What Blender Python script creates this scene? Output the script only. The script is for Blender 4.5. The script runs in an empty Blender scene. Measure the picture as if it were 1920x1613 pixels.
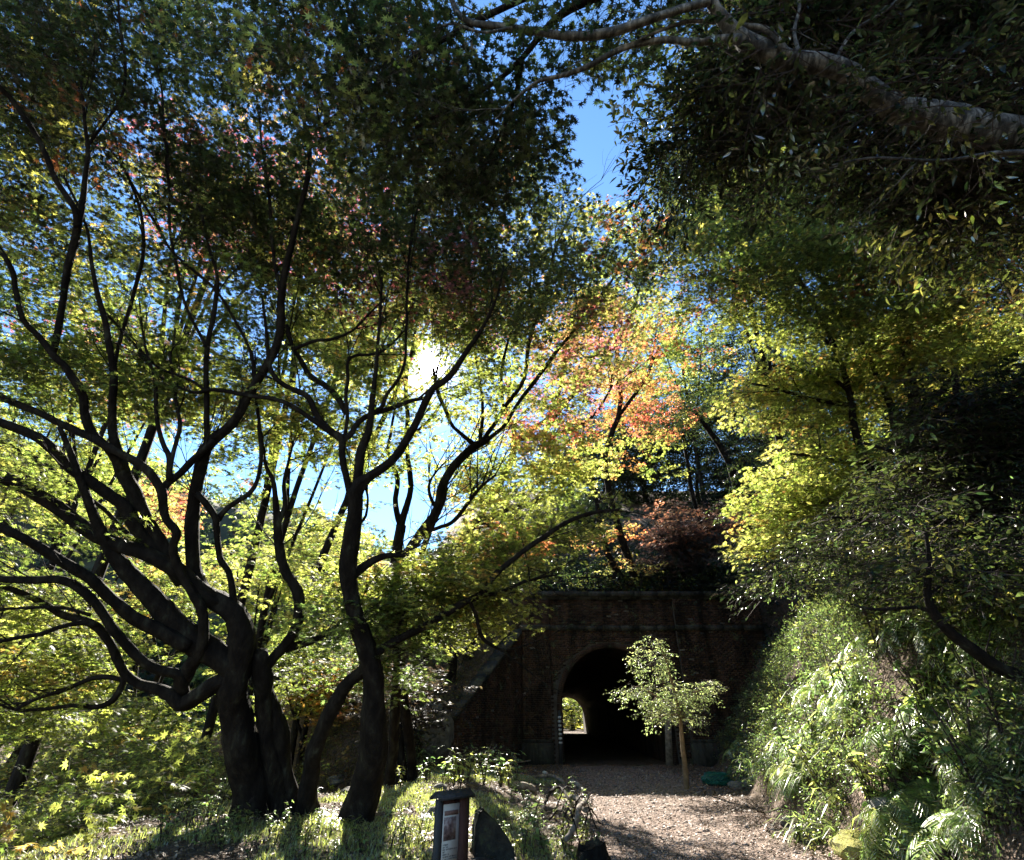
import bpy, math, random
import numpy as np
SEED = 7
random.seed(SEED); rng = np.random.default_rng(SEED)
sc = bpy.context.scene
COL = sc.collection
R = math.radians

# ------------------------------------------------------------------ camera, sky, sun, exposure
PITCH = 28.5
CAMZ = 1.6
cd = bpy.data.cameras.new('camera'); cam = bpy.data.objects.new('camera', cd); COL.objects.link(cam)
cd.sensor_width = 36; cd.lens = 18.75; cd.clip_end = 2000; cd.clip_start = 0.05
cam.location = (0, 0, CAMZ); cam.rotation_euler = (R(90 + PITCH), 0, 0)
sc.camera = cam

CP, SP = math.cos(R(PITCH)), math.sin(R(PITCH))
def ray(px, py):
    cx = (px - 960) / 1000.0; cy = (806.5 - py) / 1000.0
    return np.array([cx, CP - cy * SP, SP + cy * CP])
CAM = np.array([0, 0, CAMZ])
def P(px, py, D): return CAM + D * ray(px, py)

s = ray(806, 684); s /= np.linalg.norm(s)
SUN_EL = math.asin(s[2]); SUN_AZ = math.atan2(s[0], s[1])        # clockwise from +Y
w = bpy.data.worlds.new('World'); sc.world = w; w.use_nodes = True
nt = w.node_tree; N = nt.nodes.new; L = nt.links.new
bg = nt.nodes['Background']
sky = N('ShaderNodeTexSky'); sky.sky_type = 'NISHITA'; sky.sun_disc = False
sky.sun_elevation = SUN_EL; sky.sun_rotation = SUN_AZ; sky.air_density = 1.0; sky.dust_density = 0.0; sky.ozone_density = 3.0
SKY = 0.05
# the sun's own disc and the bright halo of thin haze round it
tc = N('ShaderNodeTexCoord'); dot = N('ShaderNodeVectorMath'); dot.operation = 'DOT_PRODUCT'
nrm = N('ShaderNodeVectorMath'); nrm.operation = 'NORMALIZE'; L(tc.outputs['Generated'], nrm.inputs[0])
L(nrm.outputs[0], dot.inputs[0]); dot.inputs[1].default_value = tuple(s)
def m1(op, a, b=None):
    n = N('ShaderNodeMath'); n.operation = op
    for i, v in enumerate((a, b)):
        if v is None: continue
        if isinstance(v, (int, float)): n.inputs[i].default_value = v
        else: L(v, n.inputs[i])
    return n.outputs[0]
ang = m1('SUBTRACT', 1.0, dot.outputs['Value'])                   # ~ angle^2/2
def lobe(sig, amp): return m1('MULTIPLY', m1('EXPONENT', m1('DIVIDE', ang, -(sig * sig))), amp)
halo = m1('ADD', m1('ADD', lobe(0.0085, 900.0), lobe(0.026, 10.0)), m1('ADD', lobe(0.06, 3.0), lobe(0.2, .6)))
comb = N('ShaderNodeCombineColor')
L(halo, comb.inputs[0]); L(m1('MULTIPLY', halo, .98), comb.inputs[1]); L(m1('MULTIPLY', halo, .97), comb.inputs[2])
hsv = N('ShaderNodeHueSaturation'); hsv.inputs['Saturation'].default_value = 1.12; hsv.inputs['Value'].default_value = 1.3; L(sky.outputs[0], hsv.inputs['Color'])
add = N('ShaderNodeVectorMath'); add.operation = 'ADD'; L(hsv.outputs[0], add.inputs[0]); L(comb.outputs[0], add.inputs[1])
L(add.outputs[0], bg.inputs[0]); bg.inputs[1].default_value = SKY

sd = bpy.data.lights.new('sun', 'SUN'); sd.energy = 5.0; sd.angle = R(0.6); sd.color = (1.0, 0.93, 0.82)
so = bpy.data.objects.new('sun', sd); COL.objects.link(so)
from mathutils import Vector, Matrix, noise
so.rotation_euler = Vector(tuple(s)).to_track_quat('Z', 'Y').to_euler(); so.location = tuple(s * 50)
vs = sc.view_settings; vs.view_transform = 'Standard'; vs.look = 'None'; vs.gamma = 1; vs.use_curve_mapping = False
vs.exposure = 2.45
cy = sc.cycles
cy.max_bounces = 6; cy.diffuse_bounces = 3; cy.glossy_bounces = 2; cy.transmission_bounces = 4; cy.transparent_max_bounces = 4
cy.sample_clamp_indirect = 4; cy.caustics_reflective = False; cy.caustics_refractive = False
cy.use_denoising = True
cy.denoising_prefilter = 'FAST'

# ------------------------------------------------------------------ helpers
def smooth(a, b, x):
    t = np.clip((np.asarray(x, float) - a) / (b - a), 0, 1); return t * t * (3 - 2 * t)

def mk_mesh(name, V, quads=None, tris=None, mats=(), smooth_=False, matidx=None):
    me = bpy.data.meshes.new(name)
    V = np.asarray(V, np.float32)
    nq = 0 if quads is None else len(quads); ntr = 0 if tris is None else len(tris)
    loops = []
    if nq: loops.append(np.asarray(quads, np.int32).ravel())
    if ntr: loops.append(np.asarray(tris, np.int32).ravel())
    loops = np.concatenate(loops)
    me.vertices.add(len(V)); me.vertices.foreach_set('co', V.ravel())
    me.loops.add(len(loops)); me.loops.foreach_set('vertex_index', loops)
    me.polygons.add(nq + ntr)
    starts = np.concatenate([np.arange(nq) * 4, nq * 4 + np.arange(ntr) * 3]).astype(np.int32)
    me.polygons.foreach_set('loop_start', starts)
    if smooth_: me.polygons.foreach_set('use_smooth', np.ones(nq + ntr, bool))
    for m in mats: me.materials.append(m)
    if matidx is not None: me.polygons.foreach_set('material_index', np.asarray(matidx, np.int32))
    me.update(calc_edges=True)
    return me

def link(name, me, parent=None, loc=None):
    o = bpy.data.objects.new(name, me); COL.objects.link(o)
    if parent is not None: o.parent = parent
    if loc is not None: o.location = loc
    return o
def tag(o, label=None, cat=None, group=None, kind=None):
    if label: o['label'] = label
    if cat: o['category'] = cat
    if group: o['group'] = group
    if kind: o['kind'] = kind
    return o
def empty(name, loc):
    o = bpy.data.objects.new(name, None); COL.objects.link(o); o.location = tuple(loc); o.empty_display_size = .1
    return o

class MB:
    """collects vertices and faces, several materials"""
    def __init__(s): s.V = []; s.Q = []; s.T = []; s.mq = []; s.mt = []; s.n = 0
    def add(s, V, Q=None, T=None, m=0):
        V = np.asarray(V, float); s.V.append(V)
        if Q is not None and len(Q): s.Q.append(np.asarray(Q, int) + s.n); s.mq.append(np.full(len(Q), m))
        if T is not None and len(T): s.T.append(np.asarray(T, int) + s.n); s.mt.append(np.full(len(T), m))
        s.n += len(V)
    BQ = np.array([(0,1,3,2),(4,6,7,5),(0,4,5,1),(2,3,7,6),(0,2,6,4),(1,5,7,3)])
    def box(s, lo, hi, m=0, M=None, jit=0):
        lo = np.array(lo, float); hi = np.array(hi, float)
        V = np.array([[(lo, hi)[i][0], (lo, hi)[j][1], (lo, hi)[k][2]] for i in (0,1) for j in (0,1) for k in (0,1)])
        if jit: V = V + rng.normal(0, jit, V.shape)
        if M is not None: V = V @ M[:3, :3].T + M[:3, 3]
        s.add(V, s.BQ, m=m)
    def mesh(s, name, mats=(), smooth_=False, org=None):
        V = np.concatenate(s.V)
        if org is not None: V = V - np.asarray(org)
        Q = np.concatenate(s.Q) if s.Q else None; T = np.concatenate(s.T) if s.T else None
        mi = np.concatenate(s.mq + s.mt)
        return mk_mesh(name, V, Q, T, mats, smooth_, mi)

def resample(pts, rad, step):
    """Catmull-Rom through pts (n,3), radius linear"""
    pts = np.asarray(pts, float); rad = np.asarray(rad, float)
    if len(pts) < 2: return pts, rad
    Pp = np.vstack([2 * pts[0] - pts[1], pts, 2 * pts[-1] - pts[-2]])
    out = []; ro = []
    for i in range(len(pts) - 1):
        p0, p1, p2, p3 = Pp[i:i + 4]
        n = max(1, int(round(np.linalg.norm(p2 - p1) / step)))
        t = (np.arange(n) / n)[:, None]
        out.append(.5 * ((2 * p1) + (-p0 + p2) * t + (2 * p0 - 5 * p1 + 4 * p2 - p3) * t**2 + (-p0 + 3 * p1 - 3 * p2 + p3) * t**3))
        ro.append(rad[i] + (rad[i + 1] - rad[i]) * t[:, 0])
    out.append(pts[-1:]); ro.append(rad[-1:])
    return np.vstack(out), np.concatenate(ro)

def tube(mb, pts, rad, n=8, m=0, rough=0.0, seed=0, cap=True):
    pts = np.asarray(pts, float); k = len(pts)
    T = np.gradient(pts, axis=0); T /= np.linalg.norm(T, axis=1)[:, None] + 1e-9
    u = np.cross(T[0], (0, 0, 1) if abs(T[0][2]) < .9 else (1, 0, 0)); u /= np.linalg.norm(u)
    U = []
    for i in range(k):
        u = u - T[i] * np.dot(u, T[i]); u /= np.linalg.norm(u) + 1e-9; U.append(u)
    U = np.array(U); Wv = np.cross(T, U)
    a = np.arange(n) * 2 * np.pi / n
    rr = np.asarray(rad)[:, None] * np.ones((1, n))
    if rough:
        g = np.random.default_rng(seed); ph = g.random(4) * 6.28
        s_ = np.arange(k)[:, None] * .35
        rr = rr * (1 + rough * (np.sin(a[None] * 2 + ph[0] + s_ * .4) + .6 * np.sin(a[None] * 5 + ph[1] - s_ * .25) + .5 * np.sin(s_ * 1.3 + ph[2] + a[None]) + g.normal(0, .45, (k, n))))
        if n >= 14:                                  # furrowed bark and burls
            dd = np.concatenate([[0], np.cumsum(np.linalg.norm(np.diff(pts, axis=0), axis=1))])
            for q1 in range(k):
                for q2 in range(n):
                    v3 = Vector((math.cos(a[q2]) * 3.2, math.sin(a[q2]) * 3.2, dd[q1] * 1.1 + seed * 5))
                    rr[q1, q2] *= 1 + .10 * (abs(noise.noise(v3 * 1.6)) * 2 - .5) + .16 * noise.noise(Vector((v3.x * .3, v3.y * .3, dd[q1] * 1.6 + seed)))
    V = pts[:, None, :] + rr[:, :, None] * (np.cos(a)[None, :, None] * U[:, None, :] + np.sin(a)[None, :, None] * Wv[:, None, :])
    V = V.reshape(-1, 3)
    i = np.arange(k - 1)[:, None] * n; j = np.arange(n)[None]
    Q = np.stack([i + j, i + (j + 1) % n, i + n + (j + 1) % n, i + n + j], -1).reshape(-1, 4)
    tr = None
    if cap:
        V = np.vstack([V, pts[:1] - T[:1] * rad[0] * .3, pts[-1:] + T[-1:] * rad[-1] * .5]); c0 = k * n; c1 = c0 + 1
        tr = [(c0, (q + 1) % n, q) for q in range(n)] + [(c1, (k - 1) * n + q, (k - 1) * n + (q + 1) % n) for q in range(n)]
    mb.add(V, Q, tr, m)

# ------------------------------------------------------------------ materials
def newmat(name):
    m = bpy.data.materials.new(name); m.use_nodes = True
    nt = m.node_tree
    for n in list(nt.nodes): nt.nodes.remove(n)
    out = nt.nodes.new('ShaderNodeOutputMaterial'); return m, nt, out
def ramp(nt, fac, stops, interp='LINEAR'):
    r = nt.nodes.new('ShaderNodeValToRGB'); r.color_ramp.interpolation = interp
    e = r.color_ramp.elements
    e[0].position, e[0].color = stops[0][0], (*stops[0][1], 1); e[1].position, e[1].color = stops[-1][0], (*stops[-1][1], 1)
    for p, c in stops[1:-1]:
        x = e.new(p); x.color = (*c, 1)
    nt.links.new(fac, r.inputs[0]); return r.outputs[0]
def noise_(nt, scale, detail=4, rough=.6, vec=None, dist=0):
    n = nt.nodes.new('ShaderNodeTexNoise'); n.inputs['Scale'].default_value = scale; n.inputs['Detail'].default_value = detail
    n.inputs['Roughness'].default_value = rough; n.inputs['Distortion'].default_value = dist
    if vec is not None: nt.links.new(vec, n.inputs['Vector'])
    return n.outputs[0]
def objvec(nt, scale=(1, 1, 1)):
    t = nt.nodes.new('ShaderNodeNewGeometry'); mp = nt.nodes.new('ShaderNodeMapping'); mp.inputs['Scale'].default_value = scale
    nt.links.new(t.outputs['Position'], mp.inputs['Vector']); return mp.outputs[0]
def solid(name, stops, scale=6, rough=.85, bump=.3, bscale=None, stretch=(1, 1, 1), spec=.3, detail=5):
    m, nt, out = newmat(name)
    v = objvec(nt, stretch)
    b = nt.nodes.new('ShaderNodeBsdfPrincipled'); nt.links.new(b.outputs[0], out.inputs[0])
    f = noise_(nt, scale, detail, .65, v)
    nt.links.new(ramp(nt, f, stops), b.inputs['Base Color'])
    b.inputs['Roughness'].default_value = rough; b.inputs['Specular IOR Level'].default_value = spec
    if bump:
        bp = nt.nodes.new('ShaderNodeBump'); bp.inputs['Strength'].default_value = bump; bp.inputs['Distance'].default_value = .03
        nt.links.new(noise_(nt, bscale or scale * 3, 5, .7, v), bp.inputs['Height']); nt.links.new(bp.outputs[0], b.inputs['Normal'])
    return m

def leafmat(name, gloss=.12, rough=.38, src='INSTANCER', color=None, trans=.62, refl=.3):
    m, nt, out = newmat(name); Nn = nt.nodes.new; Ll = nt.links.new
    if color is None:
        a = Nn('ShaderNodeAttribute'); a.attribute_type = src; a.attribute_name = 'tint'; c = a.outputs['Color']
    else:
        a = Nn('ShaderNodeRGB'); a.outputs[0].default_value = (*color, 1); c = a.outputs[0]
    g = Nn('ShaderNodeNewGeometry')
    hs = Nn('ShaderNodeHueSaturation')
    mr = Nn('ShaderNodeMapRange'); Ll(g.outputs['Random Per Island'], mr.inputs[0]); mr.inputs[3].default_value = .475; mr.inputs[4].default_value = .525
    Ll(mr.outputs[0], hs.inputs['Hue'])
    mr2 = Nn('ShaderNodeMath'); mr2.operation = 'MULTIPLY_ADD'; 
    fr = Nn('ShaderNodeMath'); fr.operation = 'FRACT'; mm = Nn('ShaderNodeMath'); mm.operation = 'MULTIPLY'; mm.inputs[1].default_value = 17.3
    Ll(g.outputs['Random Per Island'], mm.inputs[0]); Ll(mm.outputs[0], fr.inputs[0])
    Ll(fr.outputs[0], mr2.inputs[0]); mr2.inputs[1].default_value = 1.05; mr2.inputs[2].default_value = .42
    Ll(mr2.outputs[0], hs.inputs['Value']); Ll(c, hs.inputs['Color'])
    d = Nn('ShaderNodeBsdfDiffuse'); t = Nn('ShaderNodeBsdfTranslucent')
    hd = Nn('ShaderNodeHueSaturation'); hd.inputs['Value'].default_value = refl; hd.inputs['Saturation'].default_value = .85; Ll(hs.outputs[0], hd.inputs['Color'])
    Ll(hd.outputs[0], d.inputs[0]); Ll(hs.outputs[0], t.inputs[0])
    mx = Nn('ShaderNodeMixShader'); mx.inputs[0].default_value = trans; Ll(d.outputs[0], mx.inputs[1]); Ll(t.outputs[0], mx.inputs[2])
    gl = Nn('ShaderNodeBsdfGlossy'); gl.inputs['Roughness'].default_value = rough; gl.inputs[0].default_value = (1, 1, 1, 1)
    fz = Nn('ShaderNodeLayerWeight'); fz.inputs[0].default_value = .35
    f2 = Nn('ShaderNodeMath'); f2.operation = 'MULTIPLY_ADD'; f2.inputs[1].default_value = gloss * 2.2; f2.inputs[2].default_value = gloss * .35
    Ll(fz.outputs['Fresnel'], f2.inputs[0])
    mg = Nn('ShaderNodeMixShader'); Ll(f2.outputs[0], mg.inputs[0]); Ll(mx.outputs[0], mg.inputs[1]); Ll(gl.outputs[0], mg.inputs[2])
    Ll(mg.outputs[0], out.inputs[0]); return m

M = {}
M['bark'] = solid('bark', [(.25, (.004, .003, .0025)), (.45, (.010, .0075, .006)), (.58, (.020, .016, .012)), (.66, (.036, .036, .024)), (.76, (.08, .08, .06))], 7, .9, 1.0, 30, (1, 1, .3), spec=.12, detail=8)
M['barkpale'] = None
M['twig'] = solid('twig_bark', [(.3, (.02, .014, .011)), (.7, (.055, .035, .028))], 8, .8, 0)
M['leaf'] = leafmat('maple_leaf', .035, .45, trans=.72)
M['gleaf'] = leafmat('glossy_leaf', .05, .22, trans=.55, refl=.35)
M['soil'] = None

# ground: leaf litter and soil, gravel on the path
def ground_mat():
    m, nt, out = newmat('ground_soil'); Nn = nt.nodes.new; Ll = nt.links.new
    v = objvec(nt)
    b = Nn('ShaderNodeBsdfPrincipled'); Ll(b.outputs[0], out.inputs[0]); b.inputs['Roughness'].default_value = .95; b.inputs['Specular IOR Level'].default_value = .15
    soil = ramp(nt, noise_(nt, 9, 8, .75, v), [(.3, (.03, .022, .015)), (.5, (.10, .072, .05)), (.7, (.22, .165, .12))])
    vor = Nn('ShaderNodeTexVoronoi'); vor.inputs['Scale'].default_value = 26; Ll(v, vor.inputs['Vector'])
    grav = ramp(nt, vor.outputs['Color'], [(.2, (.06, .040, .032)), (.5, (.165, .118, .092)), (.8, (.34, .26, .215))])
    a = Nn('ShaderNodeAttribute'); a.attribute_name = 'gravel'
    n2 = noise_(nt, 2.5, 4, .6, v)
    ad = Nn('ShaderNodeMath'); ad.operation = 'ADD'; Ll(a.outputs['Fac'], ad.inputs[0]); Ll(n2, ad.inputs[1])
    sb = Nn('ShaderNodeMath'); sb.operation = 'SUBTRACT'; sb.use_clamp = True; Ll(ad.outputs[0], sb.inputs[0]); sb.inputs[1].default_value = .55
    mx = Nn('ShaderNodeMix'); mx.data_type = 'RGBA'; Ll(sb.outputs[0], mx.inputs[0]); Ll(soil, mx.inputs[6]); Ll(grav, mx.inputs[7])
    Ll(mx.outputs[2], b.inputs['Base Color'])
    bp = Nn('ShaderNodeBump'); bp.inputs['Strength'].default_value = .9; bp.inputs['Distance'].default_value = .035
    bp.inputs['Distance'].default_value = .05; sm = Nn('ShaderNodeMath'); sm.operation = 'ADD'; Ll(vor.outputs['Distance'], sm.inputs[0]); Ll(noise_(nt, 14, 6, .7, v), sm.inputs[1])
    Ll(sm.outputs[0], bp.inputs['Height']); Ll(bp.outputs[0], b.inputs['Normal'])
    return m
M['soil'] = ground_mat()

def masonry_mat(name, base, dark, stain=True):
    m, nt, out = newmat(name); Nn = nt.nodes.new; Ll = nt.links.new
    v = objvec(nt); g = Nn('ShaderNodeNewGeometry')
    b = Nn('ShaderNodeBsdfPrincipled'); Ll(b.outputs[0], out.inputs[0]); b.inputs['Roughness'].default_value = .9; b.inputs['Specular IOR Level'].default_value = .2
    c1 = ramp(nt, g.outputs['Random Per Island'], [(.0, dark), (.5, base), (.9, tuple(x * 1.35 for x in base)), (1, (base[0] * .9, base[1] * 1.1, base[2] * 1.1))])
    vv = objvec(nt, (1, 1, .22))
    st = ramp(nt, noise_(nt, 1.6, 7, .7, vv, .4), [(.38, (.16, .17, .14)), (.5, (.55, .55, .5)), (.62, (1, 1, 1))])
    mx = Nn('ShaderNodeMix'); mx.data_type = 'RGBA'; mx.blend_type = 'MULTIPLY'; mx.inputs[0].default_value = 1 if stain else .4
    Ll(c1, mx.inputs[6]); Ll(st, mx.inputs[7])
    moss = noise_(nt, 3.1, 6, .7, v); mr = ramp(nt, moss, [(.56, (0, 0, 0)), (.68, (1, 1, 1))])
    mm = Nn('ShaderNodeMix'); mm.data_type = 'RGBA'; Ll(mr, mm.inputs[0]); Ll(mx.outputs[2], mm.inputs[6]); mm.inputs[7].default_value = (.07, .085, .05, 1)
    Ll(mm.outputs[2], b.inputs['Base Color'])
    bp = Nn('ShaderNodeBump'); bp.inputs['Strength'].default_value = .6; bp.inputs['Distance'].default_value = .01
    Ll(noise_(nt, 40, 5, .7, v), bp.inputs['Height']); Ll(bp.outputs[0], b.inputs['Normal'])
    return m
M['brick'] = masonry_mat('red_brick', (.075, .043, .03), (.035, .023, .018))
M['stone'] = masonry_mat('weathered_stone', (.062, .057, .048), (.036, .033, .03))
M['mortar'] = solid('mortar', [(.3, (.05, .045, .04)), (.7, (.15, .13, .11))], 3, .95, .4)
M['dark_wood'] = solid('dark_wood', [(.3, (.02, .02, .02)), (.7, (.055, .052, .05))], 4, .75, .4, 30, (6, 6, .6))
M['red_wood'] = solid('red_brown_wood', [(.3, (.035, .014, .009)), (.7, (.08, .03, .02))], 4, .7, .4, 30, (6, 6, .6))
M['deadwood'] = solid('dead_wood', [(.3, (.09, .07, .05)), (.55, (.24, .2, .16)), (.75, (.42, .37, .3))], 7, .85, .8, 30)
M['rock'] = solid('rock', [(.3, (.05, .047, .04)), (.55, (.16, .15, .13)), (.75, (.28, .27, .22))], 4, .9, .9, 14)
M['mossrock'] = solid('mossy_rock', [(.3, (.10, .10, .03)), (.5, (.30, .28, .06)), (.7, (.38, .36, .16))], 6, .95, .9, 30)
M['paper'] = solid('sign_paper', [(.3, (.50, .46, .38)), (.7, (.62, .58, .5))], 3, .6, 0)
M['ink'] = solid('ink', [(.3, (.06, .045, .04)), (.7, (.12, .09, .08))], 20, .6, 0)
M['inkbrown'] = solid('brown_print', [(.3, (.17, .09, .07)), (.7, (.26, .16, .12))], 12, .6, 0)
M['photo'] = solid('printed_photo', [(.35, (.05, .03, .03)), (.5, (.22, .14, .12)), (.65, (.42, .34, .3))], 14, .6, 0)
M['net'] = solid('green_net', [(.3, (.005, .04, .03)), (.7, (.015, .10, .07))], 20, .5, .2)
M['metal'] = solid('painted_metal', [(.3, (.35, .36, .35)), (.7, (.55, .55, .52))], 10, .5, .1)

# ------------------------------------------------------------------ ground shape
PATH_CL = lambda y: 2.5 + (y - 8.7) * .095
def ns(x, y, sc_): return noise.noise(Vector((x * sc_, y * sc_, 3.7)))
def toe(y): return 4.2 + (y - 9) * (.243 if y > 9 else .1) + 1.1 * float(smooth(6.75, 7.0, y) * smooth(8.0, 7.6, y))
def gz(x, y):
    z = .3 * float(smooth(1.0, -1.0, x)) * float(smooth(22, 19, y))
    # fall to the valley
    xf = -5.2 + 3.2 * float(smooth(11, 15, y))
    if y > 19: xf -= 2.5 * float(smooth(19, 22, y))
    d = xf - x
    if d > 0:
        d2 = d - .6 * (1 - math.exp(-d / .6)); z -= min(d2 * .62, 9 + d2 * .02)
    # the slope behind the wing wall
    if 19 < y < 26.2:
        xw = .44 - (25 - y) * .62
        if x < xw - .1:
            zr = (1.6 + (y - 21) / 4 * 3.3) if y > 21 else 1.6 * float(smooth(19.3, 21, y))
            wgt = float(smooth(-9, -4, x)) * float(smooth(xw - .1, xw - .5, x))
            z = z + (max(z, zr) - z) * wgt
    if y > 25.3:
        h = 6.55 * float(smooth(25.3, 25.9, y)) + max(0, min(y, 38) - 25.9) * .5 + max(0, y - 38) * .6
        h = min(h, 27)
        h *= float(smooth(-16 - (y - 25) * .1, -2.5, x)) * float(smooth(84, 66, y))
        z = max(z, h) if y > 25.9 else z + (max(z, h) - z)
    d = x - toe(y) + .35 * ns(x, y, .5)
    if d > 0:
        hb = min(d, 2.6) * 1.45 + max(min(d, 6) - 2.6, 0) * .5 + max(d - 6, 0) * .85
        hb *= float(smooth(0, .5, d))
        hb += .38 * (ns(x, y, .75) + .6 * ns(x, y, 1.9)) * float(smooth(.3, 1.4, d)) * float(smooth(9, 4, d))
        hb = min(hb, 30)
        z = max(z, hb) if y > 25.3 else max(z, 0) + hb
    on = abs(x - PATH_CL(y)) < 2.0 and y < 26
    z += (.045 if on else .08) * ns(x, y, 1.1) + (.022 if on else .04) * ns(x, y, 3.6)
    return z
def hit(px, py, Dmax=200):
    """where the ray through a picture point meets the ground"""
    r = ray(px, py); D = 2.0
    while D < Dmax:
        p = CAM + D * r
        if p[2] < gz(p[0], p[1]): break
        D += .04 if D < 30 else .3
    return CAM + D * r, D
def onground(px, py):
    p, D = hit(px, py); return np.array([p[0], p[1], gz(p[0], p[1])])

def ground():
    def axis(segs):
        out = [np.arange(a, b, s_) for a, b, s_ in segs]; return np.concatenate(out)
    X = axis([(-60, -20, 4), (-20, -8, 1), (-8, 12, .22), (12, 24, .8), (24, 81, 4)])
    Y = axis([(-12, 4, 1.2), (4, 27, .22), (27, 45, .8), (45, 131, 5)])
    nx, ny = len(X), len(Y)
    V = np.array([(x, y, gz(x, y)) for y in Y for x in X])
    i = (np.arange(ny - 1)[:, None] * nx + np.arange(nx - 1)[None]).ravel()
    Q = np.stack([i, i + 1, i + nx + 1, i + nx], -1)
    c = V[Q].mean(1)
    bore = (c[:, 0] > 1.7) & (c[:, 0] < 6.9) & (c[:, 1] > 25.15) & (c[:, 1] < 26.0)
    bore |= (c[:, 0] > 4) & (c[:, 0] < 12) & (c[:, 1] > 66) & (c[:, 1] < 86) & (V[Q][:, :, 2].min(1) < 4.9)
    Q = Q[~bore]
    me = mk_mesh('ground', V, Q, None, [M['soil']], True)
    a = me.attributes.new('gravel', 'FLOAT', 'POINT')
    g = np.array([float(smooth(2.6, 1.5, abs(x - PATH_CL(y)))) * (y < 30) for x, y, z in V])
    a.data.foreach_set('value', g)
    return tag(link('ground', me), 'brown forest ground with a gravel path leading to the tunnel', kind='structure')
ground()

# far ridge across the valley
def ridge_h(x): return float(np.interp(x, [-260, -120, -87, -58, -31, 0, 60, 160], [70, 60, 53, 44, 34, 26, 20, 16]))
def rz(x, y):
    if x > -25: y = y - 60 * float(smooth(-25, -5, x)) * float(smooth(170, 120, y))
    t = float(smooth(50, 122, y)); back = float(smooth(150, 260, y))
    return -9.5 + (ridge_h(x) + 9.5) * t * (1 - .5 * back) + 2.5 * ns(x, y, .05) * t + 1.0 * ns(x, y, .15) * t
def ridge():
    X = np.arange(-260, 165, 5.0); Y = np.arange(48, 260, 5.0)
    nx, ny = len(X), len(Y)
    V = np.array([(x, y, rz(x, y)) for y in Y for x in X])
    i = (np.arange(ny - 1)[:, None] * nx + np.arange(nx - 1)[None]).ravel()
    Q = np.stack([i, i + 1, i + nx + 1, i + nx], -1)
    m = solid('far_hill_soil', [(.3, (.03, .035, .02)), (.7, (.06, .06, .035))], .4, 1, 0)
    tag(link('hill', mk_mesh('hill', V, Q, None, [m], True)), 'wooded ridge across the valley', kind='structure')
ridge()

# ------------------------------------------------------------------ leaves and sprays
def leaf_outline(kind):
    if kind == 'maple':
        tips = [(90, 1), (48, .93), (132, .93), (5, .74), (175, .74), (-42, .4), (222, .4)]
        a = sorted(tips, key=lambda t: t[0]); out = []
        for i, (an, r) in enumerate(a):
            out.append((math.cos(R(an)) * r, math.sin(R(an)) * r))
            an2 = a[(i + 1) % len(a)][0] + (360 if i == len(a) - 1 else 0)
            mid = (an + an2) / 2; rr = .34 if i < len(a) - 1 else .1
            out.append((math.cos(R(mid)) * rr, math.sin(R(mid)) * rr))
        return np.array(out) + (0, .12)
    if kind == 'oval':
        t = np.linspace(0, 1, 6)[1:-1]; w_ = .36 * np.sin(np.pi * t**.8)
        up = np.stack([w_, t * 2 - .1], 1); dn = np.stack([-w_[::-1], t[::-1] * 2 - .1], 1)
        return np.vstack([[(0, -.1)], up, [(0, 1.95)], dn]) * .8
def put_leaf(mb, outline, pos, size, nrm, dirv, m=0, cup=.18):
    nrm = nrm / np.linalg.norm(nrm); y = dirv - nrm * np.dot(dirv, nrm); y /= np.linalg.norm(y) + 1e-9; x = np.cross(y, nrm)
    o = outline * size; c = o.mean(0) * (0, 1)
    r2 = np.linalg.norm(outline, axis=1)
    V = pos + o[:, :1] * x + o[:, 1:] * y - (cup * size * r2**2)[:, None] * nrm
    cc = pos + c[1] * y
    V = np.vstack([V, cc]); n = len(outline)
    mb.add(V, None, [(i, (i + 1) % n, n) for i in range(n)], m)

def spray(kind, nleaf, length, lsize, seed, mat, flat=.35, droop=.0, twr=.0035):
    g = np.random.default_rng(seed); mb = MB(); ol = leaf_outline(kind)
    # main twig and side twigs
    t = np.linspace(0, 1, 5)[:, None]
    main = np.hstack([t * length, g.normal(0, .02, (5, 1)) * length, -droop * t**2 * length])
    tube(mb, main, np.linspace(twr, twr * .4, 5), 3, 1, cap=False)
    segs = [(main, 1.0)]
    for k in range(4):
        u = .2 + .18 * k + g.random() * .08; b = np.array([np.interp(u, t[:, 0], main[:, j]) for j in range(3)])
        a = (1 if k % 2 else -1) * R(g.uniform(35, 60)); ln = length * (1 - u) * g.uniform(.75, 1.1)
        e = b + np.array([math.cos(a) * ln, math.sin(a) * ln, g.normal(0, .05) * length - droop * ln])
        q = np.array([b, (b + e) / 2 + g.normal(0, .01, 3), e]); tube(mb, q, [twr * .6, twr * .5, twr * .3], 3, 1, cap=False); segs.append((q, .8))
    for i in range(nleaf):
        q, wgt = segs[int(g.integers(len(segs)))] if i > 3 else segs[0]
        u = g.uniform(.15, 1.02); tt = np.linspace(0, 1, len(q))
        p = np.array([np.interp(u, tt, q[:, j]) for j in range(3)])
        dv = q[-1] - q[0]; dv /= np.linalg.norm(dv)
        a = g.uniform(-1.4, 1.4); dv = np.array([dv[0] * math.cos(a) - dv[1] * math.sin(a), dv[0] * math.sin(a) + dv[1] * math.cos(a), -.15 - droop])
        nrm = np.array([g.normal(0, flat), g.normal(0, flat), 1.0])
        p = p + dv * lsize * .35 + np.array([0, 0, g.normal(0, .012)])
        put_leaf(mb, ol, p, lsize * g.uniform(.7, 1.15), nrm, dv)
    return bpy.data.objects.new('leaf_spray', mb.mesh('leaf_spray', [mat, M['twig']]))

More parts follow.
